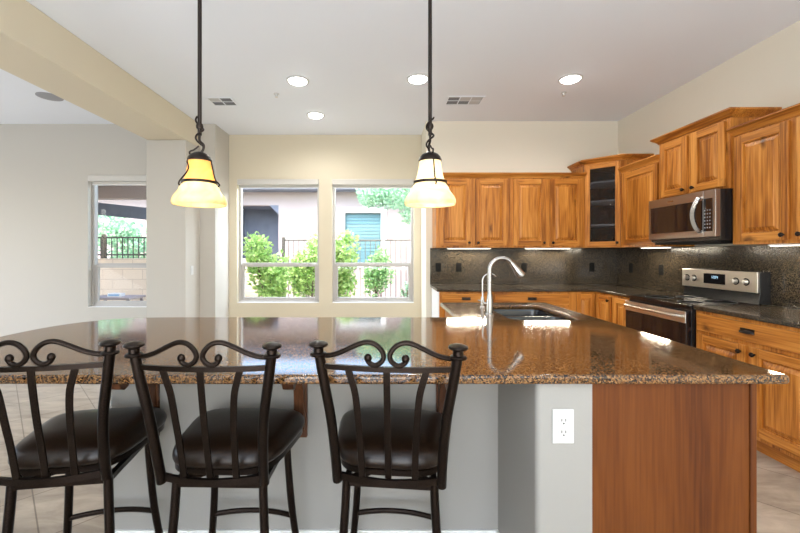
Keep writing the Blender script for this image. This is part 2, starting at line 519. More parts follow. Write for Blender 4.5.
# ------------------------------------------------------------------ the room
XR = 3.094; YK = 5.026; YD = 5.604; YL = 5.133; XC = 0.587; XDL = -2.21; XB = -2.41; XBI = -2.90
XL = -7.0; YF = -4.0; YO = YD + 0.16
struct('floor', MB().box(XL - .15, XR + .15, YF - .15, YO, -0.1, 0), 'floor', label='tan stone look tile floor laid on the diagonal', cat='floor', smooth=0)
struct('ceiling', MB().box(XL - .15, XR + .15, YF - .15, YO, CEIL, CEIL + .15), 'ceiling', label='flat pale ceiling with recessed lights', cat='ceiling', smooth=0)
struct('wall_right', MB().box(XR, XR + .15, YF - .15, YO, 0, CEIL), 'wall_lit', label='cream kitchen wall behind the range', cat='wall', smooth=0)
struct('wall_back', MB().box(XC, XR, YK, YO, 0, CEIL), 'wall_lit', label='cream kitchen wall above the upper cabinets', cat='wall', smooth=0)
WIN = [(-2.096, -0.902, 0.602, 2.407), (-0.713, 0.48, 0.602, 2.407)]
mb = MB(); wall_with_holes(mb, XDL, XC, 0, CEIL, WIN, YD, YO)
struct('wall_dining', mb, 'wall', label='cream dining nook wall with two windows', cat='wall', smooth=0)
WL = (-3.907, -2.70, 0.605, 2.37)
mb = MB(); wall_with_holes(mb, XL, XDL, 0, CEIL, [WL], YL, YL + .15)
mb.box(XDL - .15, XDL, YL + .15, YO, 0, CEIL)
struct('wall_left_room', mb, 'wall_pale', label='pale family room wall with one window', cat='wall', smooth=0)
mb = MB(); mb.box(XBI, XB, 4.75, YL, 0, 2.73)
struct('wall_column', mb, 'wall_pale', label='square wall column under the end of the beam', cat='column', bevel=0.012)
mb = MB(); mb.box(XBI, XB, YF, YL, 2.73, CEIL)
struct('trim_1', mb, 'wall', label='boxed ceiling beam between kitchen and family room', cat='beam', bevel=0.012)
mb = MB(); wall_with_holes(mb, YF - .15, YL + .15, 0, CEIL, [(0.5, 3.9, 0.45, 2.45)], XL - .15, XL, 'y')
struct('wall_left', mb, 'wall_pale', smooth=0)
mb = MB(); wall_with_holes(mb, XL, XR, 0, CEIL, [(-2.2, 1.4, 0.2, 2.5)], YF - .15, YF)
struct('wall_front', mb, 'wall', smooth=0)

def window(n, hole, yface, label, shade_label):
    x0, x1, z0, z1 = hole
    root = thing('window_%d' % n, label, 'window', ((x0 + x1) / 2, yface, z0))
    root['kind'] = 'structure'
    cx = (x0 + x1) / 2
    hw = (x1 - x0) / 2; h = z1 - z0
    f = 0.035
    ya, yb = 0.07, 0.135
    mb = MB()
    mb.box(-hw, -hw + f, ya, yb, 0, h); mb.box(hw - f, hw, ya, yb, 0, h)
    mb.box(-hw + f, hw - f, ya, yb, 0, f); mb.box(-hw + f, hw - f, ya, yb, h - f, h)
    mb.build('window_frame', 'vinyl', root, bevel=0.004)
    zm = 0.565
    s = 0.04
    mb = MB()
    a, b = hw - f, s
    mb.box(-a, -a + b, ya + .008, ya + .045, f, zm); mb.box(a - b, a, ya + .008, ya + .045, f, zm)
    mb.box(-a + b, a - b, ya + .008, ya + .045, f, f + b); mb.box(-a + b, a - b, ya + .008, ya + .045, zm - b, zm)
    mb.build('lower_sash', 'vinyl', root, bevel=0.004)
    mb = MB(); mb.box(-a, a, ya + .05, ya + .062, zm - .02, zm + .02)
    mb.build('meeting_rail', 'vinyl', root, bevel=0.003)
    mb = MB(); mb.box(-a + b, a - b, ya + .024, ya + .029, f + b, zm - b)
    mb.build('lower_pane', 'glass', root, smooth=0)
    mb = MB(); mb.box(-a, a, ya + .050, ya + .055, zm + .02, h - f)
    mb.build('upper_pane', 'glass', root, smooth=0)
    mb = MB(); mb.box(-hw, hw, 0.002, ya, 0.0005, 0.008)
    mb.build('window_sill', 'white', root, bevel=0.003)
    # roller shade tucked at the head of the opening
    sh = thing('roller_shade', shade_label, 'window shade', (cx, yface, z1), 0)
    mb = MB(); mb.box(-hw + .004, hw - .004, -0.012, 0.045, -0.085, -0.002)
    mb.build('cassette', 'fabric', sh, bevel=0.008)
    mb = MB(); mb.box(-hw + .02, hw - .02, 0.048, 0.052, -0.115, -0.004)
    mb.build('shade_cloth', 'fabric', sh)
    mb = MB(); mb.tube([(-hw + .02, 0.05, -0.12), (hw - .02, 0.05, -0.12)], 0.007)
    mb.build('bottom_bar', 'white', sh)
window(1, WL, YL, 'family room window behind the wall column', 'rolled up white shade above the family room window at far left')
window(2, WIN[0], YD, 'left of the two dining nook windows', 'rolled up white shade above the left dining nook window')
window(3, WIN[1], YD, 'right of the two dining nook windows, nearest the cabinets', 'rolled up white shade above the right dining nook window')

# island pony wall and its baseboard
KY = 1.76; PY = 1.325; PX = 0.535; PXR = 0.727; KXL = -1.246
def rounded(poly_pts, radii, k=5):
    out = []
    n = len(poly_pts)
    for i, (p, r) in enumerate(zip(poly_pts, radii)):
        p = Vector(p)
        if r <= 0: out.append(tuple(p)); continue
        a = (Vector(poly_pts[i - 1]) - p).normalized(); b = (Vector(poly_pts[(i + 1) % n]) - p).normalized()
        ang = a.angle(b); d = r / math.tan(ang / 2)
        c = p + (a + b).normalized() * (r / math.sin(ang / 2))
        p1 = p + a * d; p2 = p + b * d
        a1 = math.atan2(p1.y - c.y, p1.x - c.x); a2 = math.atan2(p2.y - c.y, p2.x - c.x)
        da = (a2 - a1 + math.pi) % (2 * math.pi) - math.pi
        for j in range(k + 1):
            t = a1 + da * j / k
            out.append((c.x + r * math.cos(t), c.y + r * math.sin(t)))
    return out
poly = rounded([(KXL, KY), (PX, KY), (PX, PY), (PXR, PY), (PXR, KY + .12), (KXL, KY + .12)], [.02, 0, .02, 0, 0, .02])
mb = MB(); mb.prism(poly, 0, 0.885)
struct('wall_island', mb, 'wall_island', label='painted half wall under the bar counter', cat='half wall')
mb = MB(); mb.box(KXL - .004, PX, KY - .012, KY, 0, .068); mb.box(PX - .012, PX, PY + .02, KY - .012, 0, .068)
mb.box(KXL - .012, KXL, KY - .012, KY + .12, 0, .068)
struct('baseboard_island', mb, 'white', label='low white baseboard along the island half wall', cat='baseboard', bevel=0.003)
mb = MB(); mb.box(XL, XBI, YL - .014, YL, 0, .1); mb.box(XBI, XB + .014, 4.736, 4.75, 0, .1); mb.box(XB, XB + .014, 4.75, YL, 0, .1)
mb.box(XB + .014, XDL, YL - .014, YL, 0, .1); mb.box(XDL, XDL + .014, YL - .014, YD, 0, .1); mb.box(XDL + .014, XC, YD - .014, YD, 0, .1)
struct('baseboard_back', mb, 'white', label='white baseboard along the dining nook and family room walls', cat='baseboard', bevel=0.003)

# ------------------------------------------------------------------ countertops
def slab(name, poly, z0, z1, mat, label, cat, edge=0.012):
    mb = MB(); mb.prism(poly, z0, z1)
    o = mb.build(name, mat, None, bevel=edge, seg=4)
    return tag(o, label, cat)
CT = 0.918; CB = 0.886
CX, CY, A, B = -1.30, (1.295 + 2.478) / 2, 0.585, (2.478 - 1.295) / 2
end = []
for i in range(0, 25):
    t = math.pi / 2 + math.pi * i / 24
    c, s_ = math.cos(t), math.sin(t)
    e = 2 / 2.7
    end.append((CX - A * abs(c) ** e, CY + B * (abs(s_) ** e) * (1 if s_ > 0 else -1)))
XI = 1.375
islandpoly = end + rounded([(0, 1.295), (XI + .006, 1.295), (XI, 3.22), (0.49, 3.22), (0.49, 2.478)], [0, .012, .03, .03, 0], 4)[0:]
# the sink cut-out is made with a boolean on the slab so that the basin opens through it
mb = MB(); mb.prism(islandpoly, CB, CT)
top = mb.build('bar_countertop', 'granite')
SX0, SX1, SY0, SY1 = 0.81, 1.235, 2.36, 3.04
sinkpoly = rounded([(SX0, SY0), (SX1, SY0), (SX1, SY1), (SX0, SY1)], [.10, .05, .06, .10], 8)
cut = MB(); cut.prism(sinkpoly, CB - .05, CT + .05)
cu = cut.build('cutter', 'granite')
bo = top.modifiers.new('cut', 'BOOLEAN'); bo.operation = 'DIFFERENCE'; bo.object = cu; bo.solver = 'EXACT'
dg = bpy.context.evaluated_depsgraph_get()
nm = bpy.data.meshes.new_from_object(top.evaluated_get(dg))
top.modifiers.clear(); top.data = nm
bpy.data.objects.remove(cu)
bv = top.modifiers.new('bevel', 'BEVEL'); bv.width = 0.011; bv.segments = 4; bv.limit_method = 'ANGLE'; bv.angle_limit = R(50); bv.harden_normals = True
tag(top, 'large brown speckled granite bar top with a rounded left end and a sink', 'countertop')

CF = YK - 0.626      # back counter front edge 4.40
RX = 2.45            # right counter front edge
slab('kitchen_countertop', [(0.64, YK - .02), (0.64, CF), (RX, CF), (RX, 3.795), (XR - .02, 3.795), (XR - .02, YK - .02)], CB, CT, 'granite_dark', 'L-shaped dark granite counter along the back wall up to the range', 'countertop', 0.008)
slab('kitchen_countertop', [(RX, 3.025), (RX, 2.0), (XR - .02, 2.0), (XR - .02, 3.025)], CB, CT, 'granite_dark', 'dark granite counter to the right of the range', 'countertop', 0.008)
mb = MB(); mb.box(0.64, XR - .022, YK - .02, YK - .001, CT + .0005, 1.394)
tag(mb.build('backsplash', 'granite_dark', None, bevel=.002), 'full height dark granite backsplash on the back wall', 'backsplash')
mb = MB(); mb.box(XR - .02, XR - .001, 2.0, YK - .001, CT + .0005, 1.394)
tag(mb.build('backsplash', 'granite_dark', None, bevel=.002), 'dark granite backsplash on the right wall behind the range', 'backsplash')

# ------------------------------------------------------------------ sink and taps
sink = thing('kitchen_sink', 'dark undermount double bowl sink in the island counter', 'sink', ((SX0 + SX1) / 2, (SY0 + SY1) / 2, 0))
def basin(x0, x1, y0, y1, zb, rad):
    rings = []
    for ins, z in ((-.012, CB - .001), (0.0, CB - .001), (0.006, CB - .02), (0.012, zb + .03), (0.035, zb), (0.10, zb - .004)):
        rr = [max(0.01, r - ins) for r in rad]
        p = rounded([(x0 + ins, y0 + ins), (x1 - ins, y0 + ins), (x1 - ins, y1 - ins), (x0 + ins, y1 - ins)], rr, 6)
        rings.append([(x, y, z) for x, y in p])
    m = MB(); m.loft(rings, cap=False)
    n = len(rings[0]); m.f.append(list(range(len(m.v) - n, len(m.v)))); m.m.append(0)
    return m
sx, sy = sink.location.x, sink.location.y
def local(m):
    m.v = [(x - sx, y - sy, z) for x, y, z in m.v]; return m
YDV = 2.70
local(basin(SX0, SX1, YDV + .012, SY1, 0.68, [.06, .05, .06, .10])).build('large_basin', 'sink', sink)
local(basin(SX0, SX1, SY0, YDV - .012, 0.72, [.10, .05, .05, .06])).build('small_basin', 'sink', sink)
m = MB(); m.box(SX0 + .002, SX1 - .002, YDV - .0135, YDV + .0135, CB - .06, CB - .012); local(m).build('divider', 'sink', sink, bevel=.008, seg=3)
for yy, zz in ((2.87, .68), (2.53, .72)):
    m = MB(); m.lathe([(.045, zz - .003), (.045, zz + .002), (.036, zz + .003), (.034, zz - .002)], (1.02, yy, 0)); local(m).build('drain', 'steel', sink)

fa = thing('kitchen_faucet', 'tall brushed nickel gooseneck faucet with pull-down spray head', 'faucet', (0.722, 2.56, CT))
m = MB(); m.lathe([(.028, 0), (.028, .008), (.023, .014), (.022, .10), (.0185, .115), (.0165, .14)]); m.build('faucet_base', 'chrome', fa)
arc = [(0, 0, .13), (0, 0, .28)]
for i in range(0, 9):
    a = math.pi - math.pi * 0.80 * i / 8
    arc.append((0.082 + 0.082 * math.cos(a), 0, 0.295 + 0.082 * math.sin(a)))
m = MB(); m.tube(arc, .0145, 14, smooth=5); m.build('spout', 'chrome', fa)
e = Vector(arc[-1]); dr = Vector((.60, 0, -.80))
m = MB(); m.tube([e - dr * .005, e + dr * .02, e + dr * .05, e + dr * .085, e + dr * .105], [.0165, .0195, .023, .031, .029], 14); m.build('spray_head', 'chrome', fa)
m = MB(); m.tube([(-.02, 0, .075), (-.042, 0, .078)], .012, 12); m.tube([(-.038, 0, .078), (-.044, 0, .10), (-.046, 0, .145)], [.007, .005], 10, smooth=4); m.build('lever_handle', 'chrome', fa)
fb = thing('filter_faucet', 'small slim curved water tap beside the tall gooseneck faucet', 'faucet', (0.765, 2.90, CT))
# the slim tap stands on the counter ledge between sink and left edge
fb.location = (0.765, 2.90, CT)
m = MB(); m.lathe([(.022, 0), (.022, .006), (.014, .012), (.014, .07), (.010, .085)]); m.build('faucet_base', 'chrome', fb)
arc = [(0, 0, .07), (0, 0, .18)]
for i in range(0, 8):
    a = math.pi - math.pi * 0.8 * i / 7
    arc.append((0.055 + 0.055 * math.cos(a), 0, 0.20 + 0.055 * math.sin(a)))
m = MB(); m.tube(arc, .0058, 10, smooth=4); m.build('spout', 'chrome', fb)
m = MB(); m.tube([(-.012, 0, .05), (-.035, 0, .055)], .0055, 8); m.build('lever_handle', 'chrome', fb)

# ------------------------------------------------------------------ cabinet kit (local: front faces -y, x to the right)
def door(parent, x0, z0, w, h, y=0.0, knob=None, glass=False, fw=0.058, label=None):
    t = 0.02
    ang = None
    m = MB()
    m.box(0, fw, -t, 0, 0, h); m.box(w - fw, w, -t, 0, 0, h)
    m.box(fw, w - fw, -t, 0, 0, fw, 1); m.box(fw, w - fw, -t, 0, h - fw, h, 1)
    d = m.build('door', ['wood_v', 'wood_h'], parent, bevel=.0022, loc=(x0, y, z0))
    def rect(ins, yy):
        a = fw + ins
        return [(a, yy, a), (w - a, yy, a), (w - a, yy, h - a), (a, yy, h - a)]
    m = MB()
    if not glass:
        m.loft([rect(0, -t + .003), rect(.005, -t + .004), rect(.006, -t + .017), rect(.013, -t + .0175), rect(.017, -t + .013), rect(.040, -t + .005), rect(.042, -t + .0025)], cap=False)
        o = len(m.v) - 4; m.f.append([o, o + 1, o + 2, o + 3]); m.m.append(0)
        m.build('door_panel', 'wood_v', d, smooth=20)
    else:
        m.box(fw, w - fw, -.011, -.007, fw, h - fw)
        m.build('glass_pane', 'seeded', d)
    if knob:
        kx = fw / 2 if knob[1] == 'l' else w - fw / 2
        kz = 0.035 if knob[0] == 'b' else h - 0.045
        m = MB(); m.lathe([(.006, -t), (.006, -t - .012), (.015, -t - .016), (.016, -t - .024), (.010, -t - .030), (.0005, -t - .031)], (kx, 0, kz), 14, axis='y')
        m.build('knob', 'bronze', d)
    return d

def drawer(parent, x0, z0, w, h, pull=True, pulls=1):
    t = 0.02
    m = MB(); m.box(0, w, -t, 0, 0, h, 0)
    d = m.build('drawer', 'wood_h', parent, bevel=.005, seg=3, loc=(x0, 0, z0))
    if pull:
        m = MB()
        cx, cz = w / 2, h / 2
        rings = []
        for k in range(7):         # half-cup pull
            a = math.pi / 2 * k / 6
            ww = 0.052 * math.cos(a) ** 0.5 + .001
            rings.append([(cx + ww * math.cos(math.pi * j / 10), -t - .003 - .028 * math.sin(math.pi * j / 10) * math.cos(a), cz + .026 * math.sin(a) - .006) for j in range(11)])
        m.loft(rings, cap=False, closed=False)
        m.box(cx - .050, cx + .050, -t - .003, -t, cz + .008, cz + .024)
        m.build('cup_pull', 'bronze', d)
    return d

def crown(root, path, z, hgt=.06, out=.055, mat='wood_h'):
    # path: list of (x, y) with outward normals to the right-hand side when walking; mitred profile sweep
    prof = [(0, 0), (.008, .0), (.012, .012), (.026, .026), (.040, .036), (out - .006, .044), (out, .048), (out, hgt), (0, hgt)]
    n = len(path); dirs = [(Vector(path[i + 1]) - Vector(path[i])).normalized() for i in range(n - 1)]
    rings = []
    for i, p in enumerate(path):
        nr = []
        for d in ([dirs[i - 1]] if i > 0 else []) + ([dirs[i]] if i < n - 1 else []):
            nr.append(Vector((d.y, -d.x)))
        if len(nr) == 1: mvec = nr[0]
        else:
            mvec = (nr[0] + nr[1]); mvec = mvec / (mvec.dot(nr[0]))
        rings.append([(p[0] + mvec.x * o, p[1] + mvec.y * o, z + hh) for o, hh in prof])
    m = MB(); m.loft(rings)
    return m.build('crown_moulding', mat, root, smooth=30)

def body(root, w, d, z0, z1, mat='wood_v', side=None):
    m = MB(); m.box(0, w, 0, d, z0, z1)
    return m.build('cabinet_body', mat, root, bevel=.0015)

def upper(label, loc, rz, w, z0, z1, ndoors, knobs, left_ret=False, right_ret=False, d=.33, group=None, fv=.016):
    d -= .002; loc = (loc[0], loc[1], loc[2])
    root = thing('upper_cabinet', label, 'cabinet', (loc[0], loc[1], z0), rz, group)
    h = z1 - z0
    body(root, w, d, 0, h)
    st = .035; mid = .05
    dw = (w - 2 * st - mid * (ndoors - 1)) / ndoors
    for i in range(ndoors):
        door(root, st + i * (dw + mid), .025, dw, h - .045, 0, ('b', knobs[i]))
    path = [(0, 0), (w, 0)]
    if left_ret: path = [(0, d)] + path
    if right_ret: path = path + [(w, d)]
    crown(root, path, h - .004)
    m = MB(); m.box(0, w, 0, d, h + .0, h + .02); 
    return root

YU = YK - .33; XU = XR - .33
wm = 0.907
upper('wooden wall cabinet with two doors nearest the dining window', (0.67, YU, 0), 0, wm, 1.395, 2.245, 2, 'rl', True, False)
upper('wooden wall cabinet with two doors beside the glass corner cabinet', (0.67 + wm, YU, 0), 0, wm, 1.395, 2.245, 2, 'rl', False, False)
RZ = -math.pi / 2
upper('narrow wooden wall cabinet between glass corner cabinet and microwave', (XU, 4.416, 0), RZ, 4.416 - 3.795, 1.395, 2.245, 1, 'r', False, False)
upper('tall wooden wall cabinet with two short doors above the microwave', (XU - .02, 3.795, 0), RZ, .77, 1.84, 2.40, 2, 'rl', True, True, d=.35)
upper('wooden wall cabinet with two doors to the right of the microwave', (XU, 3.025, 0), RZ, .91, 1.395, 2.245, 2, 'rl', False, True)

# corner cabinet with a glass door, hollow, with shelves
cc = thing('corner_cabinet', 'tall diagonal corner wall cabinet with a textured glass door', 'cabinet', (2.484, YU, 1.395), -math.pi / 4)
def to_local(px, py):
    dx, dy = px - 2.484, py - YU
    a = math.pi / 4
    return (dx * math.cos(a) - dy * math.sin(a), dx * math.sin(a) + dy * math.cos(a))
HH = 2.40 - 1.395
P = [to_local(2.484, YU), to_local(XU, 4.416), to_local(XR, 4.416), to_local(XR, YK), to_local(2.484, YK)]
DW = P[1][0]
mb = MB()
mb.prism(P, 0, .02); mb.prism(P, HH - .02, HH)
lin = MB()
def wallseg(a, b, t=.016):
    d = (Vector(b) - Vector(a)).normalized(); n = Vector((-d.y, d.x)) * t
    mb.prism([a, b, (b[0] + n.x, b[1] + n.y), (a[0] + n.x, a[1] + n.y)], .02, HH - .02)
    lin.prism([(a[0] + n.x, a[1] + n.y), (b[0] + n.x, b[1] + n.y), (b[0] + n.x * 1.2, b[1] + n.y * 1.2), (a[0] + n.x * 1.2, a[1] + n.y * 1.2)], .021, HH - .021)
for i in range(1, 5):
    wallseg(P[i], P[(i + 1) % 5])
# face frame
mb.box(0, .03, 0, .02, .02, HH - .02); mb.box(DW - .03, DW, 0, .02, .02, HH - .02)
mb.build('cabinet_body', 'wood_v', cc)
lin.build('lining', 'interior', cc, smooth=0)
ins = [(P[0][0] + .03, .03), (P[1][0] - .03, .03), (P[2][0] - .03, P[2][1]), (P[3][0], P[3][1] - .03), (P[4][0] + .03, P[4][1])]
for zz in (0.262, 0.55, 0.775):
    m = MB(); m.prism(ins, zz, zz + .016); m.build('shelf', 'shelf', cc)
door(cc, .014, .02, DW - .028, HH - .035, 0, ('b', 'r'), glass=True, fw=.05)
crown(cc, [P[4], P[0], P[1], P[2]], HH - .004, mat='wood_h')

# base cabinets
def base(label, loc, rz, w, layout, side_mat=None, d=.58, group=None):
    root = thing('base_cabinet', label, 'cabinet', (loc[0], loc[1], 0), rz, group)
    m = MB(); m.box(0, w, 0, d, .10, CB - .001); m.build('cabinet_body', 'wood_v', root, bevel=.0015)
    m = MB(); m.box(.0, w, .06, d, 0, .10); m.build('toe_kick', 'wood_h', root)
    st = .028
    drawer(root, st, .735, w - 2 * st, .128)
    if layout == 1:
        door(root, st, .13, w - 2 * st, .575, 0, ('t', 'r'))
    else:
        mid = .04; dw = (w - 2 * st - mid) / 2
        door(root, st, .13, dw, .575, 0, ('t', 'r')); door(root, st + dw + mid, .13, dw, .575, 0, ('t', 'l'))
    return root
YB = CF + .025
r1 = base('wooden base cabinet at the left end of the back counter', (0.67, YB, 0), 0, .61, 2)
m = MB(); m.box(-.012, 0, 0, .58, 0, CB - .001); m.build('side_panel', 'white', r1)  # white finish stands in for window light reflecting off this side
base('wide wooden base cabinet behind the sink, under the back counter', (1.28, YB, 0), 0, .90, 2)
XRB = RX + .025
# inside corner base cabinet: one L-shaped body with two hinged doors meeting in the corner
cb = thing('corner_base_cabinet', 'L-shaped wooden base cabinet in the inside corner of the counter', 'cabinet', (2.18, YB, 0))
Lp = [(0, 0), (XRB - 2.18, 0), (XRB - 2.18, 4.10 - YB), (XR - 2.18 - .03, 4.10 - YB), (XR - 2.18 - .03, .58), (0, .58)]
m = MB(); m.prism(Lp, .10, CB - .001); m.build('cabinet_body', 'wood_v', cb, bevel=.0015)
Lk = [(0, .06), (XRB - 2.18 + .06, .06), (XRB - 2.18 + .06, 4.10 - YB), (XR - 2.18 - .03, 4.10 - YB), (XR - 2.18 - .03, .58), (0, .58)]
m = MB(); m.prism(Lk, 0, .10); m.build('toe_kick', 'wood_h', cb)
door(cb, .06, .13, XRB - 2.18 - .085, .73, 0, None, fw=.045)
dd = door(cb, 0, .13, .27, .73, 0, ('t', 'r'), fw=.05); dd.location = (XRB - 2.18, -.03, .13); dd.rotation_euler = (0, 0, RZ)
nb = thing('base_cabinet', 'narrow wooden base cabinet immediately left of the range', 'cabinet', (XRB, 4.10, 0), RZ)
m = MB(); m.box(0, .303, 0, .58, .10, CB - .001); m.build('cabinet_body', 'wood_v', nb, bevel=.0015)
m = MB(); m.box(0, .303, .06, .58, 0, .10); m.build('toe_kick', 'wood_h', nb)
door(nb, .022, .13, .26, .73, 0, ('t', 'r'), fw=.05)
base('wooden base cabinet with a wide drawer right of the range', (XRB, 3.025, 0), RZ, .89, 2)

# island cabinets
ic = thing('island_cabinet', 'brown wood island cabinet with a plain veneered end panel', 'cabinet', (PXR, PY, 0))
W_ = 1.289 - PXR
m = MB(); m.box(0, W_ - .022, 0, .018, 0, CB - .001); m.build('end_panel', 'wood_end', ic)
m = MB(); m.box(W_ - .022, W_, -.006, .03, 0, CB - .001); m.build('corner_post', 'wood_end', ic, bevel=.003)
m = MB(); m.box(0.001, W_ - .005, .03, .90, .10, CB - .001)
m.build('cabinet_body', 'wood_v', ic)
m = MB(); m.box(0.001, W_ - .06, .03, 1.0, 0, .10); m.build('toe_kick', 'wood_h', ic)
bk = thing('island_cabinet', 'wooden island cabinet facing the kitchen behind the painted half wall', 'cabinet', (KXL + .05, KY + .122, 0))
m = MB(); m.box(0, 1.70, 0, .52, .10, CB - .001); m.build('cabinet_body', 'wood_v', bk)
m = MB(); m.box(0, 1.70, 0, .46, 0, .10); m.build('toe_kick', 'wood_h', bk)
sk = thing('island_cabinet', 'wood sink cabinet under the kitchen side of the island', 'cabinet', (0.53, 2.45, 0))
# open-topped carcass so that the basins hang inside it
m = MB(); m.box(0, .018, 0, .73, .10, CB - .001); m.box(.782, .80, 0, .73, .10, CB - .001); m.box(.018, .782, .712, .73, .10, CB - .001); m.box(.018, .782, 0, .712, .10, .118)
m.build('cabinet_body', 'wood_v', sk)
m = MB(); m.box(0.03, .74, 0, .70, 0, .10); m.build('toe_kick', 'wood_h', sk)

# corbels
def corbel_proto():
    root = thing('corbel', 'x', 'corbel')
    # side profile in (y, z) below the counter, y negative towards the room
    top_ = CB - .001 - .62
    prof = [(0, 0), (-.040, .015), (-.052, .06), (-.050, .14), (-.062, .20), (-.095, .255), (-.14, .290), (-.175, .298), (-.195, .288), (-.205, .268), (-.228, .260), (-.250, .270), (-.262, .295), (-.262, .325), (-.250, .345), (-.255, .36), (0, .36)]
    z0 = CB - .001 - .36
    m = MB()
    w = .022
    vs = [(-w, y, z0 + z) for y, z in prof] + [(w, y, z0 + z) for y, z in prof]
    n = len(prof)
    m.add(vs, [tuple(range(n)), tuple(reversed(range(n, 2 * n)))] + [(i, (i + 1) % n, n + (i + 1) % n, n + i) for i in range(n)])
    m.build('bracket', 'wood_dark', root, bevel=.003)
    m = MB(); m.box(-.03, .03, -.02, 0, z0 - .03, CB - .001); m.build('back_plate', 'wood_dark', root, bevel=.003)
    return root
cp = corbel_proto()
for i, (x, lb) in enumerate(((-1.04, 'dark wooden corbel under the bar top between the left and middle stools'), (-.365, 'dark wooden corbel under the bar top between the middle and right stools'), (.28, 'dark wooden corbel under the bar top behind the right stool'))):
    o = cp if i == 0 else copy_tree(cp)
    o.location = (x, KY, 0); tag(o, lb, 'corbel', 'corbels under the bar counter')

# ------------------------------------------------------------------ range and microwave
rg = thing('range', 'stainless steel freestanding electric range with black glass top', 'range', (2.425, 3.79, 0), RZ)
w = .758; dpt = XR - .022 - 2.425
m = MB(); m.box(0, w, .02, dpt, .04, .905); m.build('range_body', 'black', rg, bevel=.003)
m = MB(); m.box(-.001, w + .001, -.015, dpt - .07, .905, .921); m.build('cooktop', 'black_glass', rg, bevel=.004)
for bx_, by_, br_ in ((.2, .17, .11), (.56, .17, .09), (.2, .42, .08), (.56, .42, .11)):
    m = MB(); m.lathe([(br_, .9212), (br_, .9216), (br_ - .004, .9216), (br_ - .004, .9212)], (bx_, by_, 0), 40); m.build('burner_ring', 'grey', rg)
dr_ = MB(); dr_.box(.003, w - .003, -.02, .02, .22, .865)
dro = dr_.build('oven_door', 'black_glass', rg, bevel=.004)
m = MB(); m.box(.003, w - .003, -.024, -.0205, .775, .865); m.build('door_trim', 'steel', dro, bevel=.002)
m = MB(); m.tube([(.04, -.024, .825), (.045, -.055, .828), (.12, -.065, .828), (w / 2, -.070, .828), (w - .12, -.065, .828), (w - .045, -.055, .828), (w - .04, -.024, .825)], .012, 12, smooth=4)
m.build('oven_handle', 'steel', dro)
m = MB(); m.box(.003, w - .003, -.018, .02, .05, .21); m.build('storage_drawer', 'steel', rg, bevel=.004)
# backguard
m = MB()
zb, zt = .921, 1.18
yb = dpt
m.add([(0, yb - .10, zb), (w, yb - .10, zb), (w, yb, zb), (0, yb, zb), (0, yb - .085, 1.01), (w, yb - .085, 1.01), (0, yb - .09, 1.16), (w, yb - .09, 1.16), (0, yb - .075, zt), (w, yb - .075, zt), (0, yb, zt), (w, yb, zt)],
      [(0, 1, 5, 4), (4, 5, 7, 6), (6, 7, 9, 8), (8, 9, 11, 10), (10, 11, 2, 3), (0, 3, 2, 1), (0, 4, 6, 8, 10, 3), (1, 2, 11, 9, 7, 5)])
bgd = m.build('backguard', 'black', rg, bevel=.003)
m = MB(); m.box(.0, w, yb - .108, yb - .088, 1.012, 1.178); pn = m.build('control_panel', 'steel', bgd, bevel=.004)
m = MB(); m.box(.255, .475, yb - .1105, yb - .108, 1.055, 1.145); m.build('display_window', 'black_glass', pn)
m = MB()
def seg7(x, z, dig, s=.011):
    S = {'1': 'bc', '2': 'abged', '0': 'abcdef', '4': 'fgbc'}[dig]
    yb2 = yb - .1113
    G = {'a': (0, 1, 2, 2), 'b': (1, 1, 1, 2), 'c': (1, 1, 0, 1), 'd': (0, 1, 0, 0), 'e': (0, 0, 0, 1), 'f': (0, 0, 1, 2), 'g': (0, 1, 1, 1)}
    for k in S:
        a, b_, c, d = G[k]
        m.box(x + a * s - .001, x + b_ * s + .001, yb2, yb2 + .0007, z + c * s - .001, z + d * s + .001)
for i, d_ in enumerate('1204'):
    seg7(.335 + i * .019, 1.105, d_, .010)
m.build('clock_digits', 'display', pn)
for i in range(4):
    kx = (.065, .145, .575, .665)[i]
    m = MB(); m.lathe([(.022, yb - .108), (.022, yb - .113), (.021, yb - .117), (.019, yb - .138), (.010, yb - .140), (.0005, yb - .140)], (kx, 0, 1.095), 20, axis='y')
    sk_ = MB(); sk_.lathe([(.030, yb - .1075), (.030, yb - .111), (.022, yb - .111)], (kx, 0, 1.095), 20, axis='y'); sk_.build('knob_skirt', 'black', pn)
    m.box(kx - .003, kx + .003, yb - .1425, yb - .118, 1.078, 1.112)
    m.build('control_knob', 'steel', pn)

mw = thing('microwave', 'stainless over-the-range microwave below the tall wall cabinet', 'microwave', (2.655, 3.79, 1.41), RZ)
w = .758; dpt = XR - .002 - 2.655
m = MB(); m.box(0, w, .02, dpt, 0.02, .428); m.build('microwave_body', 'black', mw, bevel=.003)
m = MB(); m.box(.02, w - .02, .03, dpt - .02, 0, .02); m.build('vent_underside', 'black_matte', mw)
m = MB(); m.box(0, w * .845, -.02, .02, .05, .428); md = m.build('microwave_door', 'steel_dark', mw, bevel=.004)
m = MB(); m.box(.035, w * .845 - .004, -.0225, -.0195, .105, .35); m.build('door_glass', 'black_glass', md)
m = MB(); m.box(w * .848, w, -.02, .02, .05, .428); mp_ = m.build('control_panel', 'steel_dark', mw, bevel=.004)
m = MB(); m.box(w * .852, w - .028, -.0225, -.0195, .095, .36); m.build('keypad', 'black_glass', mp_)
m = MB()
for a in range(3):
    for b_ in range(6):
        m.box(w * .865 + a * .024, w * .865 + a * .024 + .010, -.0232, -.0224, .12 + b_ * .028, .13 + b_ * .028)
m.build('keypad_marks', 'grey', mp_)
m = MB(); m.tube([(.628, -.02, .375), (.622, -.045, .365), (.600, -.062, .30), (.592, -.068, .235), (.600, -.062, .165), (.622, -.045, .10), (.628, -.02, .09)], 0, rect=(.016, .007), up=(1, .3, 0), smooth=5)
m.v = [(x, y, z) for x, y, z in m.v]
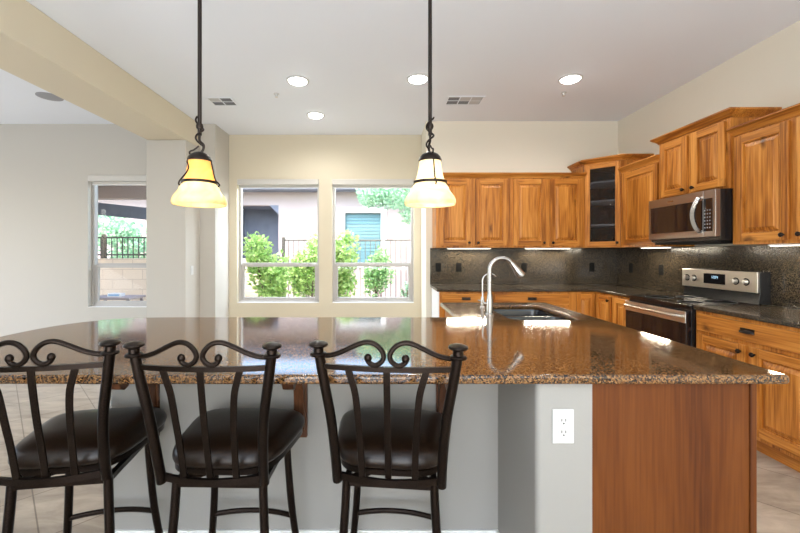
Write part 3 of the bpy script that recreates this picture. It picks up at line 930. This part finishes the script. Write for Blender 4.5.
m.build('microwave_handle', 'chrome', md)
m = MB(); m.box(.25, .32, -.0212, -.0198, .382, .394); m.build('badge', 'chrome', md)

# ------------------------------------------------------------------ small wall fittings
def outlet(loc, rz, mats, label, cat='outlet', group=None, w=.07, h=.115, toggle=False):
    root = thing('light_switch' if toggle else 'wall_outlet', label, cat, loc, rz, group)
    m = MB(); m.box(-w / 2, w / 2, -.006, 0, -h / 2, h / 2); m.build('cover_plate', mats[0], root, bevel=.003)
    if toggle:
        m = MB(); m.box(-.016, .016, -.010, -.006, -.033, .033); m.build('rocker', mats[0], root, bevel=.002)
    else:
        for s_ in (-1, 1):
            m = MB(); m.lathe([(.017, -.006), (.017, -.0085), (.0005, -.0085)], (0, 0, s_ * .020), 20, axis='y'); rc = m.build('receptacle', mats[0], root)
            m = MB(); m.box(-.008, -.0055, -.0092, -.0083, s_ * .020 - .001, s_ * .020 + .008); m.box(.0055, .008, -.0092, -.0083, s_ * .020 - .001, s_ * .020 + .008)
            m.lathe([(.0028, -.0083), (.0028, -.0092), (.0003, -.0092)], (0, 0, s_ * .020 - .008), 8, axis='y')
            m.build('slots', mats[1], rc)
    return root
outlet((.625, PY, .735), 0, ('plastic_white', 'dark_slot'), 'white duplex outlet on the island end beside the wood panel', w=.074, h=.118)
g = 'black outlets on the dark backsplash'
outlet((.745, YK - .02, 1.145), 0, ('black_matte', 'black'), 'black outlet at the far left end of the back backsplash', group=g)
outlet((1.01, YK - .02, 1.145), 0, ('black_matte', 'grey'), 'black switch plate second from the left on the back backsplash', 'switch', group=g, toggle=True)
outlet((1.86, YK - .02, 1.145), 0, ('black_matte', 'black'), 'black outlet on the back backsplash just right of the faucet', group=g)
outlet((2.74, YK - .02, 1.145), 0, ('black_matte', 'black'), 'black outlet on the back backsplash under the corner cabinet', group=g)
outlet((XR - .02, 4.73, 1.145), RZ, ('black_matte', 'black'), 'black outlet on the right backsplash close to the inside corner', group=g)
outlet((XR - .02, 4.22, 1.145), RZ, ('black_matte', 'black'), 'black outlet on the right backsplash just left of the range', group=g)
outlet((XB, 4.905, 1.11), math.pi / 2, ('plastic_white', 'dark_slot'), 'white light switch on the side of the wall column', 'switch', toggle=True)

# ------------------------------------------------------------------ under-cabinet strips
def strip(x, y, z, length, rz, label, power):
    root = thing('undercabinet_light', label, 'light', (x, y, z), rz, 'strip lights under the wall cabinets')
    m = MB(); m.box(-length / 2, length / 2, -.02, .02, -.010, 0); m.build('housing', 'white', root)
    m = MB(); m.box(-length / 2 + .01, length / 2 - .01, -.016, .016, -.014, -.010); m.build('lens', 'strip', root)
    l = light('strip_lamp', 'AREA', (0, 0, -.018), power, (1, .88, .68), (R(-12) if rz == 0 else R(-12), 0, 0), shape='RECTANGLE', size=length, size_y=.03)
    l.parent = root
strip(1.12, YK - .12, 1.395, .56, 0, 'lit strip light under the left wall cabinet on the back wall', 5.0)
strip(2.12, YK - .12, 1.395, .58, 0, 'lit strip light under the wall cabinet beside the corner', 5.0)
strip(XR - .16, 4.12, 1.395, .42, RZ, 'lit strip light under the narrow cabinet left of the microwave', 3.5)
strip(XR - .16, 2.60, 1.395, .60, RZ, 'lit strip light under the cabinet right of the microwave', 4.0)

# ------------------------------------------------------------------ ceiling fittings
def can(x, y, label, first=[None]):
    root = thing('recessed_light', label, 'ceiling light', (x, y, CEIL), 0, 'round recessed ceiling lights')
    m = MB(); m.lathe([(.112, 0), (.112, -.006), (.094, -.010), (.088, -.004), (.088, 0)], n=40); m.build('trim_ring', 'plastic_white', root)
    m = MB(); m.lathe([(.0875, -.002), (.083, -.016), (.062, -.026), (.026, -.032), (.0005, -.033)], n=40); m.build('lens', 'lens', root)
    l = light('can_or_fill_lamp', 'SPOT', (0, 0, -.035), CAN_W, (1, .975, .94), (0, 0, 0), spot_size=R(168), spot_blend=0.6, shadow_soft_size=.07)
    l.parent = root
can(-.83, 3.84, 'lit recessed ceiling light left of the other three, above the bar')
can(-.815, 4.80, 'lit recessed ceiling light nearest the dining windows')
can(.365, 3.80, 'lit recessed ceiling light beside the right pendant rod')
can(1.87, 3.80, 'lit recessed ceiling light nearest the wooden cabinets')
# added fill spots without fixtures, unseen on the family room side
for x, y in ((-5.0, 1.0), (-4.8, 3.2)):
    light('can_or_fill_lamp', 'SPOT', (x, y, CEIL - .035), CAN_W * .25, (1, .975, .94), (0, 0, 0), spot_size=R(168), spot_blend=0.6, shadow_soft_size=.07)

def vent(x, y, nx, dark, label):
    root = thing('ceiling_vent', label, 'air vent', (x, y, CEIL))
    cw, ch = .125, .105
    Wd = nx * cw / 2; Hd = ch
    m = MB()
    f = .022
    m.box(-Wd - f, Wd + f, -Hd - f, -Hd, -.007, 0); m.box(-Wd - f, Wd + f, Hd, Hd + f, -.007, 0)
    m.box(-Wd - f, -Wd, -Hd, Hd, -.007, 0); m.box(Wd, Wd + f, -Hd, Hd, -.007, 0)
    m.box(-Wd, Wd, -.006, .006, -.006, 0)
    for i in range(1, nx): m.box(-Wd + i * cw - .006, -Wd + i * cw + .006, -Hd, Hd, -.006, 0)
    m.build('vent_frame', 'ceiling', root, bevel=.002)
    m = MB(); m.box(-Wd, Wd, -Hd, Hd, -.0012, -.0002); m.build('duct_shade_sheet', 'vent_dark', root)  # flat dark sheet paints the shade of the duct, no opening behind
    for i in range(nx):
        for j in range(2):
            m = MB()
            op = (i, j) in dark
            x0 = -Wd + i * cw + .006; x1 = x0 + cw - .012
            y0 = -Hd + j * ch + .004; y1 = y0 + ch - .010
            nsl = 6
            for k in range(nsl):
                yy = y0 + (y1 - y0) * (k + .5) / nsl
                hw_ = (y1 - y0) / nsl * (.14 if op else .50)
                m.box(x0, x1, yy - hw_, yy + hw_, -.0055, -.004)
            m.build('louvre_panel', 'grey' if op else 'grey_pale', root)  # darker grey paints extra shade into the open panels
    return root
vent(-1.80, 4.37, 2, {(0, 1), (1, 1), (1, 0)}, 'white ceiling vent left of the left recessed lights')
vent(.94, 4.34, 3, {(0, 0), (0, 1), (1, 1)}, 'white ceiling vent right of the right pendant rod')
# speaker and sprinklers
sp = thing('ceiling_speaker', 'round grey ceiling speaker in the family room', 'speaker', (-3.64, 4.23, CEIL))
m = MB(); m.lathe([(.12, 0), (.12, -.006), (.108, -.009), (.0005, -.010)], n=36); m.build('speaker_grille', 'grey', sp)
for x, y, lb in ((-1.13, 4.16, 'tiny white sprinkler head beside the left recessed light'), (1.96, 4.13, 'tiny white sprinkler head behind the right recessed light')):
    s_ = thing('sprinkler_head', lb, 'sprinkler', (x, y, CEIL), 0, 'ceiling sprinkler heads')
    m = MB(); m.lathe([(.030, 0), (.030, -.004), (.012, -.006), (.010, -.025), (.0005, -.026)], n=18); m.build('escutcheon', 'plastic_white', s_)
    m = MB(); m.lathe([(.016, -.034), (.016, -.037), (.0005, -.037)], n=14); m.tube([(0, 0, -.025), (0, 0, -.036)], .003, 6); m.build('deflector', 'steel', s_)

# ------------------------------------------------------------------ pendants
def pendant(x, y, z, label, upper_mat, lower_mat, flip=1, rzz=0):
    root = thing('pendant_light', label, 'pendant light', (x, y, z), rzz)     # origin at the bottom rim
    H = CEIL - z
    m = MB(); m.lathe([(.062, H), (.060, H - .015), (.030, H - .030), (.012, H - .034)], n=24); m.build('ceiling_canopy', 'bronze', root)
    m = MB(); m.tube([(0, 0, .33), (0, 0, H - .02)], .0095, 10); m.lathe([(.014, .36), (.017, .372), (.014, .384)], n=12); m.build('rod', 'bronze', root)
    # twisted vine and hook around the foot of the rod
    m = MB()
    pts = [(.017 * math.cos(t * .9), .017 * math.sin(t * .9), .27 + .012 * t) for t in range(0, 13)]
    m.tube(pts, .0045, 8, smooth=3)
    m.tube([(.0, 0, .24), (.016, 0, .262), (.018, 0, .285), (0, 0, .305), (0, 0, .335)], .006, 8, smooth=4)
    m.tube([(0, 0, .246), (-.025, 0, .236), (-.044, 0, .240), (-.046, 0, .254), (-.026, 0, .262), (-.004, 0, .280)], .0042, 8, smooth=4)
    m.build('scroll_finial', 'bronze', root)
    m = MB(); m.lathe([(.010, .252), (.022, .248), (.038, .239), (.050, .226), (.055, .212), (.053, .206), (.045, .206)], n=28); m.build('cap', 'bronze', root)
    prof_u = [(.050, .209), (.054, .178), (.061, .140), (.070, .108)]
    prof_l = [(.070, .108), (.072, .099), (.080, .090), (.088, .080), (.090, .070), (.098, .058), (.112, .040), (.120, .022), (.121, .010), (.117, .0), (.113, .004), (.115, .020)]
    m = MB()
    inner_u = [(r - .004, h) for r, h in reversed(prof_u)]
    m.lathe(prof_u, n=40, cap=False); m.build('lamp_shade_neck', upper_mat, root)
    m = MB(); m.lathe(prof_l, n=40, cap=False); m.build('lamp_shade', lower_mat, root)
    m = MB(); m.lathe([(.0705, .100), (.079, .100), (.079, .112), (.0705, .112), (.0705, .100)], n=36, cap=False); m.build('band', 'bronze', root)
    for s_ in (1, -1):
        m = MB()
        m.tube([(s_ * .053, -.01, .212), (s_ * .034, -.050, .192), (s_ * .022, -.062, .165), (s_ * .032, -.064, .14), (s_ * .060, -.050, .118), (s_ * .082, -.03, .106), (s_ * .087, -.022, .095), (s_ * .078, -.02, .090)] if s_ == flip else
               [(s_ * .053, 0, .212), (s_ * .060, .0, .178), (s_ * .068, .0, .14), (s_ * .076, 0, .116), (s_ * .088, 0, .104), (s_ * .094, 0, .094), (s_ * .086, 0, .087)], .0035, 8, smooth=4)
        m.build('wire_scroll', 'bronze', root)
    m = MB(); m.ball((0, 0, .09), .028, 12); m.tube([(0, 0, .11), (0, 0, .20)], .014, 10); m.build('bulb', 'bulb', root)
    l = light('pendant_lamp', 'POINT', (0, 0, .06), 0.75, (1, .80, .52), shadow_soft_size=.03); l.parent = root
pendant(-.857, 1.82, 1.556, 'amber glass pendant lamp above the left part of the bar', 'shade_amber', 'shade_cream', -1)
pendant(.232, 1.82, 1.556, 'paler glass pendant lamp above the middle of the bar, in front of the wall cabinets', 'shade_pale', 'shade_pale', 1, R(100))

# ------------------------------------------------------------------ bar stools
def stool_proto():
    root = thing('bar_stool', 'x', 'bar stool')
    def by(z):      # y of the back plane at height z
        t = (z - .58) / (1.03 - .58)
        return -.205 - .065 * t - .008 * math.sin(math.pi * min(1, max(0, t)))
    def bow(x, a=.022): return -a * (1 - (x / .21) ** 2)
    # posts with mushroom finials
    for s_ in (-1, 1):
        pts = [(s_ * .172, -.200, .572), (s_ * .174, by(.66), .66), (s_ * .184, by(.80), .80), (s_ * .206, by(.94), .94), (s_ * .2165, by(1.012), 1.012)]
        m = MB(); m.tube(pts, .0160, 14, smooth=5)
        p = m.build('back_post', 'iron', root)
        y = by(1.03)
        m = MB()
        m.lathe([(.017, 1.004), (.026, 1.006), (.027, 1.011), (.024, 1.015), (.0165, 1.017), (.016, 1.030), (.020, 1.034), (.0285, 1.036), (.031, 1.040), (.029, 1.045), (.018, 1.050), (.0005, 1.052)], (s_ * .218, y, 0), 24)
        m.build('finial', 'iron', p)
    # rails
    m = MB(); m.tube([(x_, by(.972) + bow(x_), .972) for x_ in (-.207, -.14, -.07, 0, .07, .14, .207)], 0, rect=(.008, .006), up=(0, 0, 1), smooth=6); m.build('top_rail', 'iron', root)
    m = MB(); m.tube([(-.168, -.200, .590), (-.09, -.219, .589), (0, -.228, .588), (.09, -.219, .589), (.168, -.200, .590)], 0, rect=(.011, .006), up=(0, 0, 1), smooth=5); m.build('lower_rail', 'iron', root)
    # scrolls
    for s_ in (-1, 1):
        P2 = [(.208, 1.006), (.18, 1.008), (.145, 1.020), (.105, 1.040), (.070, 1.054), (.042, 1.052), (.020, 1.036), (.0095, 1.014), (.016, .996), (.034, .985), (.052, .990), (.060, 1.001)]
        m = MB(); m.tube([(s_ * a, by(1.0) + bow(a), b_) for a, b_ in P2], .0082, 10, smooth=5)
        m.ball((s_ * .058, by(1.0) + bow(.058), 1.006), .0125, 10, sc_=(1, .8, 1.1))
        m.build('scroll', 'iron', root)
    # slats
    for sx_ in (-1, 0, 1):
        P3 = [(sx_ * .122, .970), (sx_ * .112, .935), (sx_ * .100, .885), (sx_ * .093, .80), (sx_ * .088, .70), (sx_ * .086, .598)]
        m = MB(); m.tube([(a, by(b_) + (bow(a) if i < 5 else -.012) * (1, 1, .9, .75, .55, 1)[i], b_) for i, (a, b_) in enumerate(P3)], 0, rect=(.0035, .0108), up=(0, 1, 0), smooth=4)
        sl = m.build('slat', 'iron', root, bevel=.002)
        m = MB(); m.ball((sx_ * .086, -.212, .599), .0095, 8); m.build('rivet', 'iron', sl)
    # seat cushion: superellipse rings, wider at the front
    def ring(k, z):
        out = []
        n = 48
        for i in range(n):
            t = 2 * math.pi * i / n
            c, s2 = math.cos(t), math.sin(t)
            e = 2 / 4.4
            x = abs(c) ** e * (1 if c > 0 else -1); y = abs(s2) ** e * (1 if s2 > 0 else -1)
            wd = .176 + .068 * ((y + 1) / 2) ** .8
            yy = y * .202 + .018
            out.append((x * wd * k, (yy - .018) * k + .018, z))
        return out
    m = MB(); m.loft([ring(.93, .602), ring(.985, .607), ring(1.0, .618), ring(.995, .630), ring(.965, .645), ring(.90, .657), ring(.76, .667), ring(.50, .674), ring(.18, .677), ring(.02, .677)])
    m.build('seat_cushion', 'leather', root, smooth=60)
    m = MB(); m.loft([ring(.90, .580), ring(.965, .582), ring(.965, .602), ring(.90, .602)]); m.build('seat_frame', 'iron', root, smooth=40)
    m = MB(); m.lathe([(.09, .548), (.09, .556), (.06, .560), (.06, .574), (.10, .580)], n=28); m.build('swivel_plate', 'iron', root)
    m = MB()
    q = .150
    for a, b_ in (((-q, -q), (q, -q)), ((q, -q), (q, q)), ((q, q), (-q, q)), ((-q, q), (-q, -q)), ((-q, -q), (q, q)), ((-q, q), (q, -q))):
        m.tube([(a[0], a[1], .540), (b_[0], b_[1], .540)], 0, rect=(.010, .010), up=(0, 0, 1))
    m.build('base_frame', 'iron', root)
    for a in (-1, 1):
        for b_ in (-1, 1):
            m = MB(); m.tube([(a * .150, b_ * .150, .550), (a * .156, b_ * .156, .42), (a * .170, b_ * .170, .22), (a * .195, b_ * .195, .005)], .0150, 12, smooth=4)
            lg = m.build('leg', 'iron', root)
            m = MB(); m.lathe([(.018, 0), (.018, .018), (.014, .022)], (a * .195, b_ * .195, 0), 14); m.build('foot_cap', 'black_matte', lg)
    r_ = .168
    for k in (0, 2):
        a = k * math.pi / 2
        pts = []
        for j in range(7):
            t = -1 + 2 * j / 6
            x, y = r_ * t, r_ + .030 * (1 - t * t)
            pts.append((x * math.cos(a) - y * math.sin(a), x * math.sin(a) + y * math.cos(a), .215))
        m = MB(); m.tube(pts, .0105, 10, smooth=3); m.build('foot_rail', 'iron', root)
    return root
sp0 = stool_proto()
ST = [(-1.124, 1.475, R(8), 'dark iron bar stool at the far left, its scrolled back cut off by the frame'),
      (-.550, 1.472, R(-1.5), 'dark iron bar stool in the middle of the three, below the left pendant'),
      (.045, 1.468, R(-5.5), 'dark iron bar stool on the right, closest to the white outlet')]
for i, (x, y, a, lb) in enumerate(ST):
    o = sp0 if i == 0 else copy_tree(sp0)
    o.location = (x, y, 0); o.rotation_euler = (0, 0, a)
    tag(o, lb, 'bar stool', 'bar stools along the counter')

# ------------------------------------------------------------------ outside the windows
rng = random.Random(4)
struct('ground', MB().box(-22, 16, YO + .005, 26, -.15, -.02), 'gravel', label='tan gravel yard outside the windows', cat='ground', smooth=0)
nh = thing('neighbour_house', 'pale stucco house next door with a teal shuttered window', 'house', (-1, 11.2, 0))
m = MB(); wall_with_holes(m, -9, 8, 0, 3.35, [(-3.35, -1.98, 0, 2.72), (-.05, 1.0, 1.05, 2.50)], 0, .25)
m.build('house_wall', 'stucco', nh, smooth=0)
m = MB(); m.box(-9.4, 8.4, -.55, .3, 3.10, 3.34); m.build('eave', 'outdoor_dark', nh, smooth=0)
m = MB(); m.add([(-9.6, -.75, 3.34), (8.6, -.75, 3.34), (8.6, 5, 4.6), (-9.6, 5, 4.6), (-9.6, -.75, 3.42), (8.6, -.75, 3.42), (8.6, 5, 4.7), (-9.6, 5, 4.7)], [(0, 3, 2, 1), (4, 5, 6, 7), (0, 1, 5, 4), (1, 2, 6, 5), (2, 3, 7, 6), (3, 0, 4, 7)])
m.build('roof', 'roof', nh, smooth=0)
m = MB(); m.box(-3.35, -1.98, 1.1, 1.2, 0, 2.72); m.add([(-1.98, .0, 2.45), (-1.98, .25, 2.45), (-1.98, .25, 2.72), (-1.98, 0, 2.72), (-2.25, 0, 2.72), (-2.25, .25, 2.72)], [(0, 1, 2, 3), (3, 2, 5, 4), (0, 3, 4), (1, 5, 2), (0, 4, 5, 1)])
m.box(-3.35, -1.98, .25, 1.1, 2.72, 2.8); m.box(-3.43, -3.35, .25, 1.1, 0, 2.8); m.box(-1.98, -1.90, .25, 1.1, 0, 2.8)
m.build('garage_door', 'outdoor_dark', nh, smooth=0)
m = MB(); m.box(-.20, -.05, -.05, 0, .90, 2.65); m.box(1.0, 1.15, -.05, 0, .90, 2.65); m.box(-.05, 1.0, -.05, 0, 2.50, 2.65); m.box(-.05, 1.0, -.05, 0, .90, 1.05)
hf = m.build('window_surround', 'white', nh, smooth=0)
m = MB(); m.box(-.05, 1.0, .10, .14, 1.05, 2.50)
for k in range(14):
    m.box(-.02, .97, .08, .10, 1.08 + k * .1, 1.15 + k * .1)
m.build('shutter', 'teal', hf, smooth=0)

bw = MB(); bw.box(-9, -2.3, 7.75, 7.95, 0, 1.22)
tag(bw.build('block_wall', 'block', None, smooth=0), 'low tan block wall outside the family room window', 'garden wall')
def fence(name, x0, x1, y, z0, z1, label, gap=.11):
    root = thing(name, label, 'fence', (x0, y, z0))
    L_ = x1 - x0; H = z1 - z0
    m = MB(); m.box(0, L_, -.015, .015, H - .03, H); m.box(0, L_, -.015, .015, .06, .09); m.build('rails', 'fence', root, smooth=0)
    m = MB()
    k = 0.0
    while k < L_:
        m.box(k - .008, k + .008, -.008, .008, .0, H); k += gap
    o = m.build('pickets', 'fence', root, smooth=0); o['kind'] = 'stuff'
    for k in (0.0, L_ / 2, L_):
        m = MB(); m.box(k - .03, k + .03, -.03, .03, 0, H + .05); m.build('post', 'fence', root, smooth=0)
fence('iron_fence', -8.9, -2.4, 7.85, 1.22, 1.66, 'dark iron railing on top of the block wall')
fence('iron_fence', -2.1, 4.0, 8.3, 0, 1.62, 'dark iron picket fence behind the shrubs outside the dining windows')
m = MB(); m.box(-3.6, -2.25, 8.22, 8.42, 0, 1.1); m.box(-3.55, -2.32, 8.2, 8.44, 1.1, 1.16)
tag(m.build('garden_pillar', 'stucco', None, smooth=0), 'short pale stucco wall seen at the lower left of the left dining window', 'garden wall')

def foliage(m, c, rad, n, size, rg_):
    for _ in range(n):
        while True:
            p = Vector((rg_.uniform(-1, 1), rg_.uniform(-1, 1), rg_.uniform(-1, 1)))
            if .25 < p.length < 1: break
        q = Vector((c[0] + p.x * rad[0], c[1] + p.y * rad[1], c[2] + p.z * rad[2]))
        a = Vector((rg_.uniform(-1, 1), rg_.uniform(-1, 1), rg_.uniform(-.3, 1))).normalized()
        b_ = a.cross(Vector((rg_.uniform(-1, 1), rg_.uniform(-1, 1), rg_.uniform(-1, 1)))).normalized()
        s_ = size * rg_.uniform(.6, 1.3)
        w_ = s_ * .32
        nn = a.cross(b_) * (w_ * .3)
        m.add([q, q + a * s_ * .5 + b_ * w_ - nn, q + a * s_, q + a * s_ * .5 - b_ * w_ - nn, q + a * s_ * .5], [(0, 1, 4), (1, 2, 4), (2, 3, 4), (3, 0, 4)])
def shrub(name, x, y, h, rad, n, size, mat, label, cat='shrub', group=None, seed=1):
    rg_ = random.Random(seed)
    root = thing(name, label, cat, (x, y, -.02), 0, group)
    m = MB()
    for k in range(7):
        cx_, cz_ = rg_.uniform(-.45, .45) * rad, rg_.uniform(.28, .85) * h
        foliage(m, (cx_, rg_.uniform(-.3, .3) * rad, cz_), (rad * .55, rad * .5, h * .22), n // 7, size, rg_)
    m.build('foliage', mat, root, smooth=0)
    m = MB()
    for k in range(6):
        a = rg_.uniform(0, 6.28)
        m.tube([(0, 0, 0), (math.cos(a) * rad * .25, math.sin(a) * rad * .2, h * .45), (math.cos(a) * rad * .5, math.sin(a) * rad * .4, h * .8)], [.014, .005], 6, smooth=3)
    m.build('stems', 'bark', root)
g = 'shrubs outside the dining windows'
shrub('green_shrub', -2.00, 6.8, 1.66, .45, 2200, .085, 'leaf', 'loose green shrub at the middle of the left dining window', group=g, seed=1)
shrub('green_shrub', -1.42, 7.75, 1.72, .48, 2400, .085, 'leaf', 'bright green shrub at the right side of the left dining window', group=g, seed=2)
shrub('green_shrub', -.72, 6.8, 1.76, .46, 2700, .085, 'leaf', 'bright green shrub at the left side of the right dining window', group=g, seed=3)
shrub('green_shrub', -.05, 7.8, 1.60, .38, 1500, .075, 'leaf2', 'mid green shrub in the centre of the right dining window', group=g, seed=5)
shrub('green_shrub', .52, 7.4, .85, .22, 350, .09, 'leaf3', 'small bluish shrub at the right end of the right dining window', group=g, seed=6)
shrub('green_shrub', -6.15, 9.3, 2.3, .95, 2200, .12, 'leaf3', 'tall soft green shrub behind the block wall and railing', seed=7)
# tree over the right dining window
tr = thing('tree', 'feathery green tree hanging over the right dining window', 'tree', (1.35, 9.3, -.02))
m = MB(); m.tube([(0, 0, 0), (-.05, 0, 1.2), (-.15, 0, 2.3), (-.4, 0, 3.3)], [.09, .05], 10, smooth=4); m.tube([(-.15, 0, 2.2), (-.7, -.1, 2.8), (-1.3, -.1, 3.0)], [.04, .015], 8, smooth=4); m.build('trunk', 'bark', tr)
m = MB(); rg_ = random.Random(9)
for c, rd, n in (((-.9, 0, 2.75), (.75, .5, .38), 1500), ((-1.55, -.1, 2.72), (.40, .4, .30), 900), ((.0, 0, 2.9), (.8, .5, .6), 1400), ((-.6, -.1, 2.35), (.35, .3, .35), 350)):
    foliage(m, c, rd, n, .10, rg_)
m.build('foliage', 'leaf3', tr, smooth=0)

# patio cover outside the family room window
pc = thing('patio_cover', 'pale patio cover with a dark sloping beam outside the family room window', 'patio cover', (-4.6, 5.4, 0))
m = MB(); m.box(-3.0, .9, 0.1, 2.2, 2.62, 2.74); m.build('patio_roof', 'white', pc, smooth=0)
m = MB(); m.box(-3.0, .9, 2.0, 2.2, 2.38, 2.62); m.build('front_beam', 'stucco', pc, smooth=0)
m = MB(); m.tube([(-1.2, 1.6, 2.20), (.75, 1.82, 2.01)], 0, rect=(.11, .05), up=(0, 0, 1)); m.build('sloping_beam', 'outdoor_dark', pc, smooth=0)
m = MB(); m.box(-1.75, -1.55, 2.0, 2.2, 0, 2.38); m.build('patio_post', 'stucco', pc, smooth=0)
# small blue and white box lying on the far side of the sill
m = MB(); m.box(-.12, .12, -.07, .07, 0, .06, 0); m.box(-.10, .10, -.072, -.070, .015, .045, 1)
tb = m.build('garden_box', ['white', 'blue'], None, bevel=.004, loc=(-4.72, 7.2, 0.0))
tb.location = (-4.95, 7.2, .52)
tag(tb, 'small blue and white box outside at the foot of the family room window', 'box')
pt = thing('patio_table', 'low pale table outside the family room window under the small box', 'table', (-4.95, 7.2, -.02))
m = MB(); m.box(-.4, .4, -.25, .25, .50, .54); m.build('tabletop', 'stucco', pt, bevel=.004)
for a in (-1, 1):
    for b_ in (-1, 1):
        m = MB(); m.box(a * .35 - .02, a * .35 + .02, b_ * .2 - .02, b_ * .2 + .02, 0, .50); m.build('leg', 'stucco', pt)
